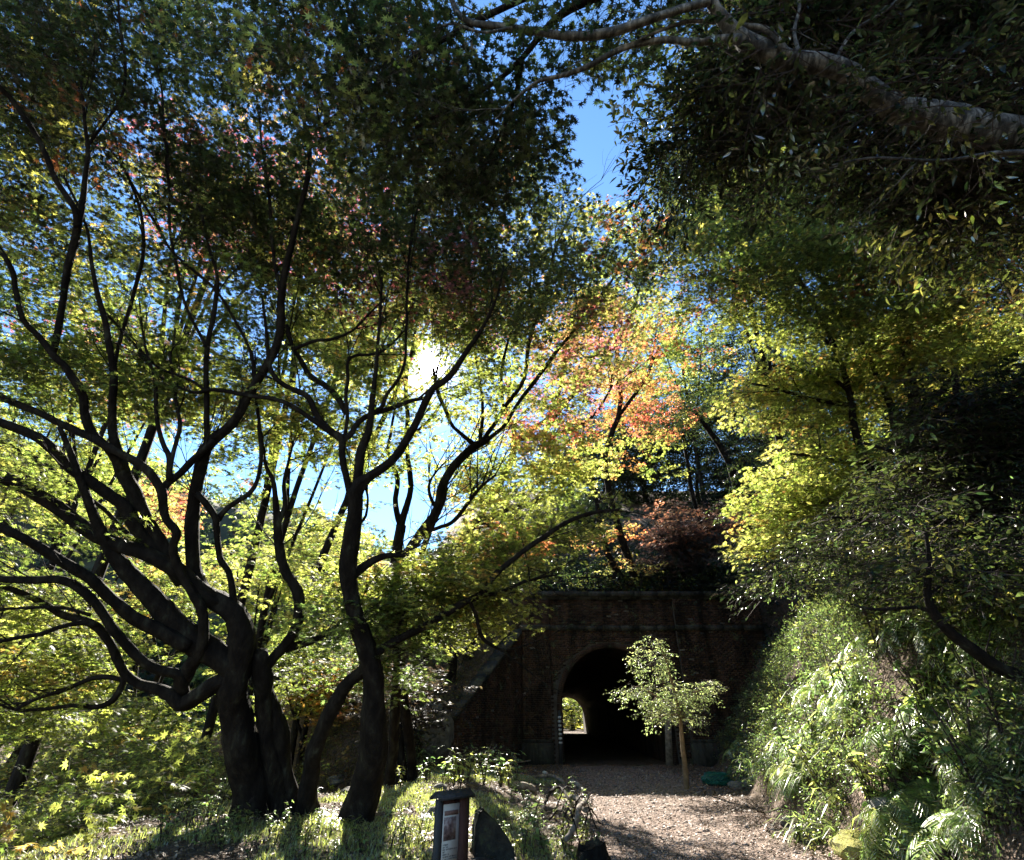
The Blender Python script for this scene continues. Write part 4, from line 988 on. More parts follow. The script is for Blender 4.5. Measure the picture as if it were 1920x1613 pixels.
# its trunk rises behind the camera and arches over
TR = [('trunk', 0, 0, [])]
def overhead_maple():
    root = traced_tree('overhead_maple', 'dark green maple crown hanging overhead at the very top of the view', T9, T9F, kind='maple', per=10, rad=.42, rend=.003)
    org = np.array(root.location)
    top = P(1330, -160, 4.8)
    pts = np.array([(4.6, -1.5, gz(4.6, -1.5) - .3), (4.4, -1.2, 2.6), (3.9, .2, 5.2), top]); q, rr = resample(pts, [.22, .18, .14, .075], .2)
    mb = MB(); tube(mb, q, rr, 10, 0, .06, 3); link('trunk', mb.mesh('trunk', [M['bark']], True, org), root)
    mb = MB()
    PAL['limeleaf'] = [(1, (.45, .55, .06))]
    mt = leafmat('bright_single_leaf', .05, .4, color=(.42, .52, .06), trans=.7, refl=.4); ol = leaf_outline('maple'); put_leaf(mb, ol, np.zeros(3), 1, np.array([0, 0, 1.]), np.array([1., 0, 0])); me = mb.mesh('leaf', [mt], True)
    for cx, cy_ in [(755,95),(768,90),(745,125),(758,118),(766,125),(805,85),(812,92),(803,118),(814,112),(815,132),(832,120),(790,80),(738,118),(750,138),(762,140),(620,110),(635,125),(700,150)]:
        o = link('leaf', me, root); o.location = tuple(P(cx, cy_, 4.7 + rng.random() * .3) - org); o.rotation_euler = (rng.normal(.4, .4), rng.normal(0, .4), rng.uniform(0, 6.28)); f = rng.uniform(.035, .05); o.scale = (f, f, f)
overhead_maple()

# thick limb low at the side, from a tree on the bank beyond the frame
T10 = [
 ('trunk', 5.2, 5.6, [(2250,1750,34),(2150,1520,26),(2050,1380,18),(1985,1305,15),(1920,1272,13),(1870,1252,12),(1824,1218,12),(1779,1184,10),(1750,1150,9),(1738,1110,7),(1742,1060,5),(1735,1000,3)]),
 ('branch', 5.5, 5.8, [(1752,1150,5),(1720,1140,4),(1699,1140,4),(1634,1143,3),(1596,1133,2)]),
 ('branch', 5.6, 5.8, [(1745,1115,4),(1790,1080,3),(1860,1060,3),(1915,1050,2)]),
]
T10F = [(1720,1020,190,80,5.6,8,26,'dark'), (1850,1080,80,50,5.4,7,24,'green'), (1620,1010,120,60,7,9,8,'dark'), (1560,1060,110,50,8,10,12,'fresh'), (1840,1090,90,50,6,8,14,'fresh')]
traced_tree('camellia', 'glossy evergreen with one bare curved limb in front of the fern bank', T10, T10F, kind='oval', per=8, rad=.36, scale=1.4)
T11 = [
 ('trunk', 8.5, 8.5, [(1800,1200,14),(1805,1080,13),(1800,960,12),(1810,850,10),(1800,760,8),(1790,690,5)]),
 ('branch', 8.5, 9, [(1803,1000,8),(1850,930,7),(1900,860,5)]), ('branch', 8.5, 9, [(1803,950,8),(1740,900,6),(1680,850,4),(1620,830,3)]),
 ('branch', 8.5, 8.8, [(1803,1040,7),(1740,1010,5),(1650,980,4),(1560,970,3)]),
]
T11F = [(1840,800,100,90,8,10,80,'dark'), (1860,960,90,80,7.6,9.6,60,'dark'), (1740,930,80,55,8,9.6,16,'dark'), (1610,990,100,45,8.4,10,8,'dark'), (1770,860,80,60,8.4,9.6,26,'dark'), (1500,1070,80,30,8.8,11,12,'dark'), (1880,1040,60,50,7.4,9,20,'dark')]
traced_tree('dark_evergreen', 'dense dark evergreen shrub-tree with shiny leaves on top of the bank', T11, T11F, kind='oval', per=8, rad=.44, scale=1.75)

# sapling in front of the tunnel
T12 = [
 ('trunk', 13.9, 14.3, [(1290,1500,7),(1288,1478,6.5),(1284,1440,6),(1279,1390,5.5),(1275,1345,5),(1268,1310,4),(1258,1270,3),(1245,1230,2),(1235,1210,1.4)]),
 ('branch', 14.2, 14.2, [(1273,1335,3),(1240,1310,2.4),(1205,1290,1.6)]), ('branch', 14.2, 14.2, [(1272,1325,3),(1300,1300,2.4),(1330,1288,1.5)]), ('branch', 14.3, 14, [(1274,1340,2.6),(1255,1340,2),(1230,1345,1.3)]),
]
T12F = [(1258,1300,42,34,13.8,14.5,20,'sapling'), (1220,1235,22,34,13.9,14.5,14,'sapling'), (1305,1298,26,20,13.9,14.6,12,'sapling'), (1225,1338,32,10,13.9,14.4,9,'sapling'), (1188,1305,16,24,14,14.5,8,'sapling'), (1285,1345,20,12,13.9,14.4,5,'sapling')]
M['saplingbark'] = solid('sapling_bark', [(.3, (.13, .085, .045)), (.7, (.26, .18, .10))], 8, .8, .3)
traced_tree('sapling', 'young tree with a thin straight pale trunk and rounded leafy head before the tunnel mouth', T12, T12F, kind='oval', per=7, rad=.17, scale=.95, rs=.75, mat=M['saplingbark'], rend=.003)

# ------------------------------------------------------------------ trees of the valley, the hill and beyond
def at_px(px, py, D): return P(px, py, D)
PAL['gold'] = [(2, (.78, .46, .10)), (1, (.72, .56, .12)), (1, (.78, .34, .08))]
BG = [
 ('yellow and green crown showing through gaps of the orange maple', 1275, 690, 52, 6.5, 5, 'mixed', 90, 'maplefar'),
 ('dark crown behind the right end of the layered maple sprays', 1890, 560, 17, 3.6, 3.0, 'dark', 110, 'ovalfar'),
 ('large dark tree on the crest above the bare leaning trunk', 1420, 760, 48, 7, 6, 'dark', 130, 'ovalfar'),
 ('dark tree behind the evergreen shrub-tree on the bank', 1600, 760, 26, 4.5, 4, 'dark', 120, 'ovalfar'),
 ('brown shady bush at the foot of the slope behind the grass', 765, 1310, 16.5, .9, 1.0, 'brown', 26, 'maplefar'),
 ('yellow-green tree beyond the far end of the tunnel', 1072, 1335, 92, 5, 4, 'yellow', 40, 'maplefar'), # label, name, px, py (crown centre), D, Rx, Rz, palette, n
 ('yellow-green maple low in the valley behind the snaking limbs', 70, 1180, 17, 2.6, 1.7, 'yellow', 90, 'maplefar'),
 ('lime maple in the valley just below the lowest limb', 250, 1380, 15, 2.2, 1.3, 'mixed', 75, 'maplefar'),
 ('golden maple crown between the long limbs and the far ridge', 330, 1100, 21, 2.8, 1.9, 'yellow', 46, 'maplefar'),
 ('yellow maple behind the S-shaped branch', 490, 1130, 19, 2.4, 1.9, 'yellow', 60, 'maplefar'),
 ('small orange maple glowing between the two dark trunks', 640, 1350, 20, 1.5, 1.5, 'gold', 40, 'maplefar'),
 ('yellow-green maple seen through the arch of the bent trunk', 590, 1270, 21, 2.0, 1.6, 'mixed', 55, 'maplefar'),
 ('yellow maple on the valley edge under the blue gap', 610, 1030, 24, 2.7, 1.8, 'yellow', 80, 'maplefar'),
 ('tall green maple behind the upper fork of the old maple', 100, 820, 19, 3.0, 3.0, 'mixed', 110, 'maplefar'),
 ('yellow maple behind the long parallel limbs', 200, 960, 24, 3.2, 2.4, 'yellow', 55, 'maplefar'),
 ('red-leaved tree glimpsed through the forks of the limbs', 297, 960, 31, 1.1, 1.8, 'red', 34, 'maplefar'),
 ('bushy maple with orange-tinged leaves at the bottom of the slope', 80, 1450, 11.5, 1.7, .9, 'mixed', 110, 'maple'),
 ('low spreading maple shrub with dark stems on the slope', 180, 1560, 8.6, 1.4, .5, 'mixed', 130, 'maple'),
 ('fine-leaved maple bush below the old trunks', 330, 1450, 11, 1.3, .7, 'mixed', 90, 'maple'),
 ('low yellow maple bush near the lower corner', 30, 1600, 7.6, 1.0, .4, 'mixed', 80, 'maple'),
 ('tall maple crown with faint pink leaves against the sky', 430, 390, 17, 2.8, 1.8, 'pink', 56, 'maplefar'),
 ('pink-leaved maple crown beyond the forked branches', 640, 430, 18, 2.6, 1.6, 'pink', 46, 'maplefar'),
 ('pinkish maple behind the upper limbs', 250, 690, 20, 3.0, 1.6, 'pink', 40, 'maplefar'),
 ('green maple on the hillside above the wing wall', 960, 940, 22, 2.0, 1.4, 'mixed', 13, 'maplefar'),
 ('yellow-green maple leaning over the wing wall', 880, 1060, 20, 1.9, 1.2, 'yellow', 13, 'maplefar'),
 ('rust-brown tree on the dark hillside above the portal', 1300, 1010, 28, 2.2, 1.7, 'rust', 80, 'maplefar'),
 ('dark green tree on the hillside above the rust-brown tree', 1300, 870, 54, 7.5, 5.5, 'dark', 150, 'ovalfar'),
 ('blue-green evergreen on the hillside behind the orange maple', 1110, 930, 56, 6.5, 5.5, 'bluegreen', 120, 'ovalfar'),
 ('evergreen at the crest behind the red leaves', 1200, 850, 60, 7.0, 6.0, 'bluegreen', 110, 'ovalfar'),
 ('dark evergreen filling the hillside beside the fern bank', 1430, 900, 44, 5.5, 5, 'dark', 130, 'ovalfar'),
 ('evergreen low on the slope behind the tunnel coping', 1060, 1062, 40, 4.0, 1.6, 'bluegreen', 50, 'ovalfar'),
 ('tall tree with sunlit crown edge beside the blue gap', 1390, 340, 17, 2.3, 3.2, 'dark', 80, 'ovalfar'),
 ('dark broad crown behind the pale overhead limb', 1480, 260, 15, 3.4, 2.6, 'dark', 80, 'ovalfar'),
 ('dark crown high over the bank', 1750, 330, 13, 3.2, 2.2, 'dark', 80, 'ovalfar'),
 ('deep green crown behind the layered maple sprays', 1690, 560, 25, 7.0, 5.0, 'dark', 170, 'ovalfar'),
 ('dark crown behind the yellow-green maple', 1830, 820, 19, 4.2, 3.8, 'dark', 150, 'ovalfar'),
 ('dark tree standing behind the bright leaf cluster', 1560, 900, 20, 3.4, 2.6, 'dark', 110, 'ovalfar'),
 ('thin yellow maple just beside the sun', 640, 640, 19, 2.4, 1.2, 'yellow', 34, 'maplefar'),
 ('maple crown with orange tips just above the sun', 800, 570, 21, 2.6, 1.2, 'pink', 40, 'maplefar'),
]
FEET = {'green maple on the hillside above': (-1.8, 23.8), 'yellow-green maple leaning': (-3.6, 23), 'tall tree with': (9.6, 17.5), 'dark broad crown': (11, 13), 'dark crown high': (12.5, 10), 'maple crown with orange': (-7.5, 17), 'thin yellow maple': (-8.5, 19), 'pink-leaved maple': (-8, 16)}
for i, (lab, px, py, D, Rx, Rz, pal, n, kd) in enumerate(BG):
    c = P(px, py, D)
    z0 = gz(c[0], c[1])
    if c[2] < z0 + Rz * .6: c[2] = z0 + Rz * .8
    nm = {'gold': 'golden_maple', 'yellow': 'maple_tree', 'mixed': 'maple_tree', 'red': 'red_maple', 'pink': 'maple_tree', 'orange': 'orange_maple', 'rust': 'rust_coloured_tree', 'dark': 'evergreen_tree', 'bluegreen': 'evergreen_tree', 'olive': 'maple_tree', 'green': 'maple_tree', 'brown': 'brown_bush'}[pal]
    near = kd == 'maple'
    world_tree(nm, lab, c[0], c[1], c[2], Rx, Rz, pal, n, kd, 'tree' if D > 12 else 'shrub', None, per=10, rad=.45 if near else .65 + (.012 * D if D < 38 else .016 * D), scale=.72 if near else 1.05 + (.008 * D if D < 38 else .03 * D), tr=.03 if near else .10 + .003 * D, lean=(rng.normal(0, .3), rng.normal(0, .3)), shell=.3, foot=next((v for k_, v in FEET.items() if lab.startswith(k_)), None))
# bare leaning trunks on the dark hill
for i, (D, pts, lab) in enumerate([
    (28, [(1402,1000,9),(1397,949,8),(1384,921,8),(1371,878,7),(1354,841,6),(1335,815,5),(1300,770,4)], 'tall bare trunk leaning on the dark hillside'),
    (28.5, [(1318,1000,4),(1310,969,4),(1297,921,4),(1289,867,3),(1280,810,3)], 'thin pale stem on the hillside above the rust-brown tree')]):
    traced_tree('leaning_tree', lab, [('trunk', D, D, pts)], [(pts[-1][0], pts[-1][1] - 20, 60, 30, D - 1, D + 1, 16, 'dark')], kind='ovalfar', per=8, rad=.6)

# far forest on the ridge: one mass of crowns
def forest():
    n = 8500; X = rng.uniform(-200, 120, n); Y = rng.uniform(52, 140, n); X[:3300] = rng.uniform(-75, -8, 3300); Y[:3300] = rng.uniform(47, 82, 3300)
    pos = np.array([(x, y, rz(x, y) + rng.uniform(.5, 4.5)) for x, y in zip(X, Y)])
    t = palette('bluegreen', n); k = rng.random(n); big = np.array([ns(x, y, .06) for x, y in zip(X, Y)])
    y_ = palette('mixed', n) * .6; o_ = palette('rust', n) * .8
    t[(k < .2) | (big > .25)] = y_[(k < .2) | (big > .25)]; t[k > .9] = o_[k > .9]
    o = points_obj('distant_forest', 'clump', pos, rng.uniform(0, 6.28, n), rng.uniform(1.0, 1.9, n), t, tilt=.5)
    tag(o, 'mixed autumn forest covering the far ridge across the valley', 'forest', kind='stuff')
forest()

# ------------------------------------------------------------------ undergrowth of the bank and the slope
def under(name, label, kind, spots, n, pal, zoff=(.05, .3), scl=1, tilt=.6, dens=None, lift=0.0):
    pos = []
    while len(pos) < n:
        x0, x1, y0, y1 = spots[int(rng.integers(len(spots)))]
        x = rng.uniform(x0, x1); y = rng.uniform(y0, y1)
        if dens is not None and rng.random() > dens(x, y): continue
        cl_ = max(0, ns(x + 9, y, 1.1)) * lift; pos.append((x, y, gz(x, y) + rng.uniform(*zoff) + cl_ * rng.uniform(.3, 1)))
    o = points_obj(name, kind, np.array(pos), rng.uniform(0, 6.28, n), scl * rng.uniform(.7, 1.3, n), palette(pal, n), tilt=tilt)
    tag(o, label, 'undergrowth', kind='stuff')
d_bank = lambda x, y: (x > toe(y) + .1) * (.12 + .88 * (ns(x, y, 1.3) + .5 * ns(x, y, 3.1) > .0))
under('undergrowth', 'small shiny leaves covering the bank among the ferns', 'tiny', [(4, 12, 5, 24)], 15000, 'fresh', (.0, .3), 1.5, .8, d_bank, .35)
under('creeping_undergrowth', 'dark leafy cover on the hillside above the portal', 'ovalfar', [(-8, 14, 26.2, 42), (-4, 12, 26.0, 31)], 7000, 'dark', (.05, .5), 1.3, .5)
under('slope_undergrowth', 'tangled low leaves on the slope behind the wing wall', 'tiny', [(-9, .4, 18.5, 26)], 4200, 'olive', (.02, .35), 1.8, .6, lambda x, y: x < .3 - (25 - y) * .62)
under('valley_undergrowth', 'leafy growth covering the slope down to the valley', 'maplefar', [(-22, -4.5, 5, 40), (-14, -5, 5, 20)], 2600, 'mixed', (.1, .9), 1.0, .5, lambda x, y: x < -5.2)
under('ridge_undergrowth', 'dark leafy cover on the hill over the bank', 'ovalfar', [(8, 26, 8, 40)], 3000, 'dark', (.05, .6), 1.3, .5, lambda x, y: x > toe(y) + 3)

# ferns: each one a plant of its own
def fern_mesh(seed, fronds, ln, parts=False):
    g = np.random.default_rng(seed); out = []
    mb = MB()
    for f in range(fronds):
        q = MB() if parts else mb
        a = 2 * np.pi * f / fronds + g.normal(0, .25); L_ = ln * g.uniform(.7, 1.1); k = 15
        t = np.linspace(0, 1, k); r_ = L_ * (t * .9); z = L_ * (.62 * t - .78 * t**2.1)
        dirv = np.array([math.cos(a), math.sin(a), 0]); side = np.array([-math.sin(a), math.cos(a), 0])
        ctl = dirv * r_[:, None] + np.array([0, 0, 1.0]) * z[:, None]
        tube(q, ctl, np.linspace(.004, .0015, k), 3, 0, cap=False)
        for i in range(2, k):
            wd = L_ * .26 * math.sin(np.pi * min(1, t[i] * .85 + .12))**.8; th = L_ * .042
            tang = ctl[i] - ctl[i - 1]; tang /= np.linalg.norm(tang)
            for s_ in (-1, 1):
                e = ctl[i] + side * s_ * wd * g.uniform(.85, 1.1) + tang * wd * .35 - np.array([0, 0, wd * .28])
                m_ = (ctl[i] + e) / 2 + [0, 0, wd * .07]
                q.add([ctl[i] - tang * th * .4, m_ + tang * th * .62, e, m_ - tang * th * .55], None, [(0, 1, 2), (0, 2, 3)])
        if parts: out.append(q)
    return out if parts else mb
FT = [(.32, .48, .12), (.46, .60, .12), (.22, .36, .09), (.56, .62, .14)]
def fern_mat(c, k): return leafmat('fern_green_%d' % k, .085, .3, color=c, trans=.65, refl=.5)
FM = [fern_mat(c, i) for i, c in enumerate(FT)]
fern_me = [fern_mesh(k, 9 + k % 3, .62).mesh('fern', [FM[k % 4]]) for k in range(6)]
def place_ferns():
    n = 0; tries = 0
    while n < 270 and tries < 9000:
        tries += 1
        px = rng.uniform(1330, 1920); py = rng.uniform(1090, 1600)
        if py < 1560 - (px - 1330) * .75 - 130: continue
        if 1770 < px < 1855 and 1400 < py < 1560: continue                # dark hollow in the bank
        p, D = hit(px, py)
        if D > 19 or D < 5.2 or p[0] < toe(p[1]) + .15 or ns(p[0] * 1.3, p[1] + p[2], 1.0) < -.10: continue
        o = link('fern', fern_me[int(rng.integers(6))]); o.location = (p[0] - .05, p[1], gz(p[0], p[1]) + .05)
        o.rotation_euler = (rng.normal(0, .15), R(-28) + rng.normal(0, .2), rng.uniform(0, 6.28)); e = o.rotation_euler
        q = (Matrix.Rotation(R(-30), 4, 'Y') @ Matrix.Rotation(rng.uniform(0, 6.28), 4, 'Z')); o.rotation_euler = q.to_euler()
        f = rng.uniform(.4, 1.15); o.scale = (f, f, f)
        tag(o, 'green arching fern on the sunlit bank beside the path', 'fern', 'ferns growing on the bank'); n += 1
place_ferns()

# bamboo grass: long drooping blades on the bank and near the grass patch
def sasa_mesh(seed, n, h):
    g = np.random.default_rng(seed); mb = MB()
    for i in range(n):
        a = g.uniform(0, 6.28); ln = h * g.uniform(.5, 1.1); k = 4; t = np.linspace(0, 1, k)
        d = np.array([math.cos(a), math.sin(a), 0]); sd_ = np.array([-d[1], d[0], 0]); b = np.array([g.normal(0, .06), g.normal(0, .06), g.uniform(0, .25) * h])
        c = b + d * (ln * .75 * t)[:, None] + np.array([0, 0, 1]) * (ln * (.7 * t - .85 * t**2 * g.uniform(.6, 1.2)))[:, None]
        w_ = .011 * np.sin(np.pi * (t * .88 + .1))[:, None] * g.uniform(.7, 1.4)
        V = np.vstack([c - sd_ * w_, c + sd_ * w_]); mb.add(V, [(j, j + 1, k + j + 1, k + j) for j in range(k - 1)])
    return mb
sas = [sasa_mesh(k, 34, .55).mesh('bamboo_grass', [FM[(k + 1) % 4]]) for k in range(4)]
def place_sasa(n_want, box, cond, label, grp, scl=(.7, 1.3), name='bamboo_grass'):
    n = 0; tries = 0
    while n < n_want and tries < 6000:
        tries += 1; px = rng.uniform(*box[0]); py = rng.uniform(*box[1])
        p, D = hit(px, py)
        if D > 22 or D < 3 or not cond(p): continue
        o = link(name, sas[int(rng.integers(4))]); o.location = (p[0], p[1], gz(p[0], p[1]) - .02); o.rotation_euler = (rng.normal(0, .12), rng.normal(0, .12), rng.uniform(0, 6.28))
        f = rng.uniform(*scl); o.scale = (f, f, f); tag(o, label, 'grass clump', grp); n += 1
place_sasa(30, ((1340, 1920), (1100, 1610)), lambda p: p[0] > toe(p[1]) + .1, 'clump of narrow drooping blades hanging on the bank', 'bamboo grass clumps on the bank', (.8, 1.7))
place_sasa(30, ((500, 1120), (1480, 1612)), lambda p: abs(p[0] - PATH_CL(p[1])) > 1.7, 'tuft of long blades in the grass by the path edge', 'grass tufts beside the path', (.35, .7), 'grass_tuft')

# leafy weeds: stems with broad leaves
def weed_mesh(seed, h, nl, ls):
    g = np.random.default_rng(seed); mb = MB(); ol = leaf_outline('oval')
    for s_ in range(5):
        a = g.uniform(0, 6.28); e = np.array([math.cos(a) * .3 * h, math.sin(a) * .3 * h, h * g.uniform(.6, 1.05)])
        q, rr = resample(np.array([(0, 0, 0), e * [.35, .35, .6], e]), [.006, .005, .003], .1); tube(mb, q, rr, 4, 1, cap=False)
        for i in range(nl):
            u = g.uniform(.3, 1); p = q[int(u * (len(q) - 1))]; aa = g.uniform(0, 6.28)
            put_leaf(mb, ol, p, ls * g.uniform(.6, 1.2), np.array([g.normal(0, .4), g.normal(0, .4), 1]), np.array([math.cos(aa), math.sin(aa), -.1]), 0)
    return mb
wd = [weed_mesh(k, .5, 9, .05).mesh('leafy_weed', [FM[k % 4], M['twig']]) for k in range(5)]
big = [weed_mesh(9 + k, .42, 4, .1).mesh('broad_leaf_plant', [FM[k % 2], M['twig']]) for k in range(2)]
def place_weeds(n_want, box, cond, label, grp, scl, meshes=wd, name='leafy_weed', cat='weed'):
    n = 0; tries = 0
    while n < n_want and tries < 5000:
        tries += 1; p, D = hit(rng.uniform(*box[0]), rng.uniform(*box[1]))
        if D > 26 or D < 4 or not cond(p): continue
        o = link(name, meshes[int(rng.integers(len(meshes)))]); o.location = (p[0], p[1], gz(p[0], p[1]) - .02); o.rotation_euler = (0, 0, rng.uniform(0, 6.28)); f = rng.uniform(*scl); o.scale = (f, f, f)
        tag(o, label, cat, grp); n += 1
place_weeds(90, ((715, 975), (1405, 1480)), lambda p: p[0] < 1.2 and p[1] < 24, 'leafy weed in the thicket at the foot of the wing wall', 'weeds below the wing wall', (1.0, 1.9))
place_weeds(60, ((300, 470), (1400, 1600)), lambda p: True, 'leafy shrublet on the slope edge beside the black trunks', 'shrublets beside the old maple', (.5, 1.15), name='leafy_shrublet', cat='shrub')
place_weeds(34, ((940, 1120), (1470, 1612)), lambda p: p[0] < PATH_CL(p[1]) - 1.0, 'broad leafed weed along the grassy path edge', 'weeds along the path edge', (.5, 1.0))
place_weeds(36, ((430, 800), (1530, 1612)), lambda p: True, 'low weed among the leaf litter by the trunks', 'weeds around the trunks', (.35, .8))
place_weeds(110, ((1360, 1920), (1120, 1560)), lambda p: p[0] > toe(p[1]) + .2, 'leafy shrub with small pointed leaves rooted among the bank ferns', 'leafy shrubs on the fern bank', (.8, 2.2), name='leafy_shrub', cat='shrub')
place_weeds(30, ((1500, 1920), (1480, 1612)), lambda p: p[0] > toe(p[1]) - .3, 'leafy weed at the foot of the fern bank', 'weeds at the bank foot', (.6, 1.2))
for i, (px, py, f) in enumerate([(1000,1560,1.1),(1072,1585,1.0),(1018,1606,.9)]):
    q = onground(px, py); o = link('broad_leaf_plant', big[i % 2]); o.location = tuple(q); o.rotation_euler = (0, 0, i * 1.3); o.scale = (f, f, f)
    tag(o, ['plant with large pale leaves leaning over the dead branches', 'large-leaved plant against the broken stump', 'low large-leaved plant in front of the dead branches'][i], 'plant')

# grass patch and leaf litter
def grass():
    n = 42000; mb = MB(); V = np.zeros((n, 5, 3))
    x = rng.uniform(-6.5, 1.5, n * 3); y = rng.uniform(6.5, 22, n * 3)
    dn = np.array([ns(a, b, .55) for a, b in zip(x, y)]) + .5 * np.array([ns(a, b, 1.7) for a, b in zip(x, y)])
    left = 1.0 + (y - 8.7) * .075
    keep = (x < left) & (dn > -.02 + .25 * (x > .5)) & (rng.random(n * 3) < np.clip(1.25 - (y - 6) * .03, .3, 1)) & (x > -5.6 + 2.5 * (y > 14)); x = x[keep][:n]; y = y[keep][:n]; n = len(x)
    z = np.array([gz(a, b) for a, b in zip(x, y)]); h = rng.uniform(.03, .10, n) * (1 + .5 * (rng.random(n) < .08)); a = rng.uniform(0, 6.28, n); w_ = rng.uniform(.003, .006, n); b = rng.uniform(.2, .9, n)
    d = np.stack([np.cos(a), np.sin(a), np.zeros(n)], 1); s_ = np.stack([-d[:, 1], d[:, 0], np.zeros(n)], 1); base = np.stack([x, y, z - .01], 1); up = np.array([0, 0, 1.])
    V = np.stack([base - s_ * w_[:, None], base + s_ * w_[:, None], base + up * (h * .6)[:, None] + d * (h * b * .35)[:, None] + s_ * (w_ * .8)[:, None], base + up * (h * .6)[:, None] + d * (h * b * .35)[:, None] - s_ * (w_ * .8)[:, None], base + up * h[:, None] * .95 + d * (h * b)[:, None]], 1).reshape(-1, 3)
    i = np.arange(n)[:, None] * 5
    me = mk_mesh('grass', V, np.hstack([i, i + 1, i + 2, i + 3]), np.hstack([i + 3, i + 2, i + 4]), [leafmat('grass_blade', .08, .4, color=(.40, .46, .10), trans=.55, refl=.7)])
    tag(link('grass', me), 'short sunlit grass between the trunks and the path', 'grass', kind='stuff')
grass()
def litter():
    n = 44000; x = rng.uniform(-6, 7.5, n); y = 5.5 + 20 * rng.random(n)**1.4
    keep = (x < np.array([toe(b) for b in y]) + .6) & ((abs(x - PATH_CL(y)) > 1.2) | (rng.random(n) < .75)); x = x[keep]; y = y[keep]; n = len(x)
    z = np.array([gz(a, b) for a, b in zip(x, y)]) + .012; V = []; T = []
    a = rng.uniform(0, 6.28, n); sz = rng.uniform(.012, .036, n) * np.where(abs(x - PATH_CL(y)) < 1.4, .7, 1.0); tl = rng.normal(0, .45, (n, 2))
    loc = np.array([(-1, 0, 0), (0, -.55, .22), (1, 0, 0), (0, .55, .22)])
    X = loc[None] * sz[:, None, None]; c_, s_ = np.cos(a)[:, None], np.sin(a)[:, None]
    vx = X[..., 0] * c_ - X[..., 1] * s_; vy = X[..., 0] * s_ + X[..., 1] * c_; vz = X[..., 2] + vx * tl[:, :1] + vy * tl[:, 1:] + rng.uniform(0, .02, (n, 1))
    V = np.stack([vx + x[:, None], vy + y[:, None], vz + z[:, None]], -1).reshape(-1, 3); i = np.arange(n)[:, None] * 4
    m, nt, out = newmat('dead_leaf'); b = nt.nodes.new('ShaderNodeBsdfPrincipled'); nt.links.new(b.outputs[0], out.inputs[0]); b.inputs['Roughness'].default_value = .6
    g = nt.nodes.new('ShaderNodeNewGeometry'); nt.links.new(ramp(nt, g.outputs['Random Per Island'], [(0, (.04, .025, .016)), (.5, (.12, .075, .045)), (.85, (.24, .16, .10)), (1, (.38, .28, .18))]), b.inputs['Base Color'])
    me = mk_mesh('leaf_litter', V, None, np.vstack([np.hstack([i, i + 1, i + 2]), np.hstack([i, i + 2, i + 3])]), [m])
    tag(link('leaf_litter', me), 'brown fallen leaves scattered over the soil and the path', 'leaf litter', kind='stuff')
litter()
def stones_on_path():
    n = 9000; y = 6 + 19 * rng.random(n)**1.3; x = PATH_CL(y) + rng.normal(0, 1.25, n); x = np.clip(x, 0, 8); z = np.array([gz(a, b) for a, b in zip(x, y)])
    s_ = rng.uniform(.006, .022, n) * (1 + 1.8 * (rng.random(n) < .05)); o = np.array([(1,0,0),(-1,0,0),(0,1,0),(0,-1,0),(0,0,.7),(0,0,-.7)])
    V = (o[None] * s_[:, None, None] * rng.uniform(.7, 1.3, (n, 6, 1)) + np.stack([x, y, z], 1)[:, None]).reshape(-1, 3)
    f = np.array([(0,2,4),(2,1,4),(1,3,4),(3,0,4),(2,0,5),(1,2,5),(3,1,5),(0,3,5)]); T = (np.arange(n)[:, None, None] * 6 + f[None]).reshape(-1, 3)
    tag(link('gravel', mk_mesh('gravel', V, None, T, [solid('gravel_stone', [(.3, (.10, .08, .07)), (.5, (.24, .19, .16)), (.7, (.45, .39, .34))], 30, .9, 0)])), 'loose gravel on the path to the tunnel', 'gravel', kind='stuff')
stones_on_path()

# ------------------------------------------------------------------ rocks, stumps, logs, net
for i, (px, py, sx, sz, lab, mt) in enumerate([
    (1612, 1600, (.42, .3, .16), 0, 'flat rock with bright yellow moss at the foot of the bank', M['mossrock']),
    (1525, 1577, (.30, .22, .17), 0, 'dark rounded rock at the edge of the path', M['rock']),
    (1690, 1585, (.24, .2, .12), 0, 'grey rock below the hanging ferns', M['rock']),
    (1480, 1545, (.16, .14, .08), 0, 'small pale stone along the path verge', M['rock']),
    (1385, 1478, (.32, .2, .12), 0, 'pale stone beside the green net', M['rock']),
    (630, 1468, (.30, .25, .16), 0, 'mossy boulder between the two maples', M['rock']),
    (655, 1490, (.22, .2, .1), 0, 'low dark stone at the base of the curved trunk', M['rock']),
    (812, 1533, (.13, .1, .1), 0, 'dark clod of earth behind the information board', M['rock']),
    (826, 1480, (.15, .12, .08), 0, 'small stone in the sunlit grass', M['rock']),
    (1022, 1452, (.10, .09, .07), 0, 'small whitish stone near the fallen branch', M['metal'])]):
    q = onground(px, py); rock('rock', lab, q, sx, mt, 'rock', i + 1)
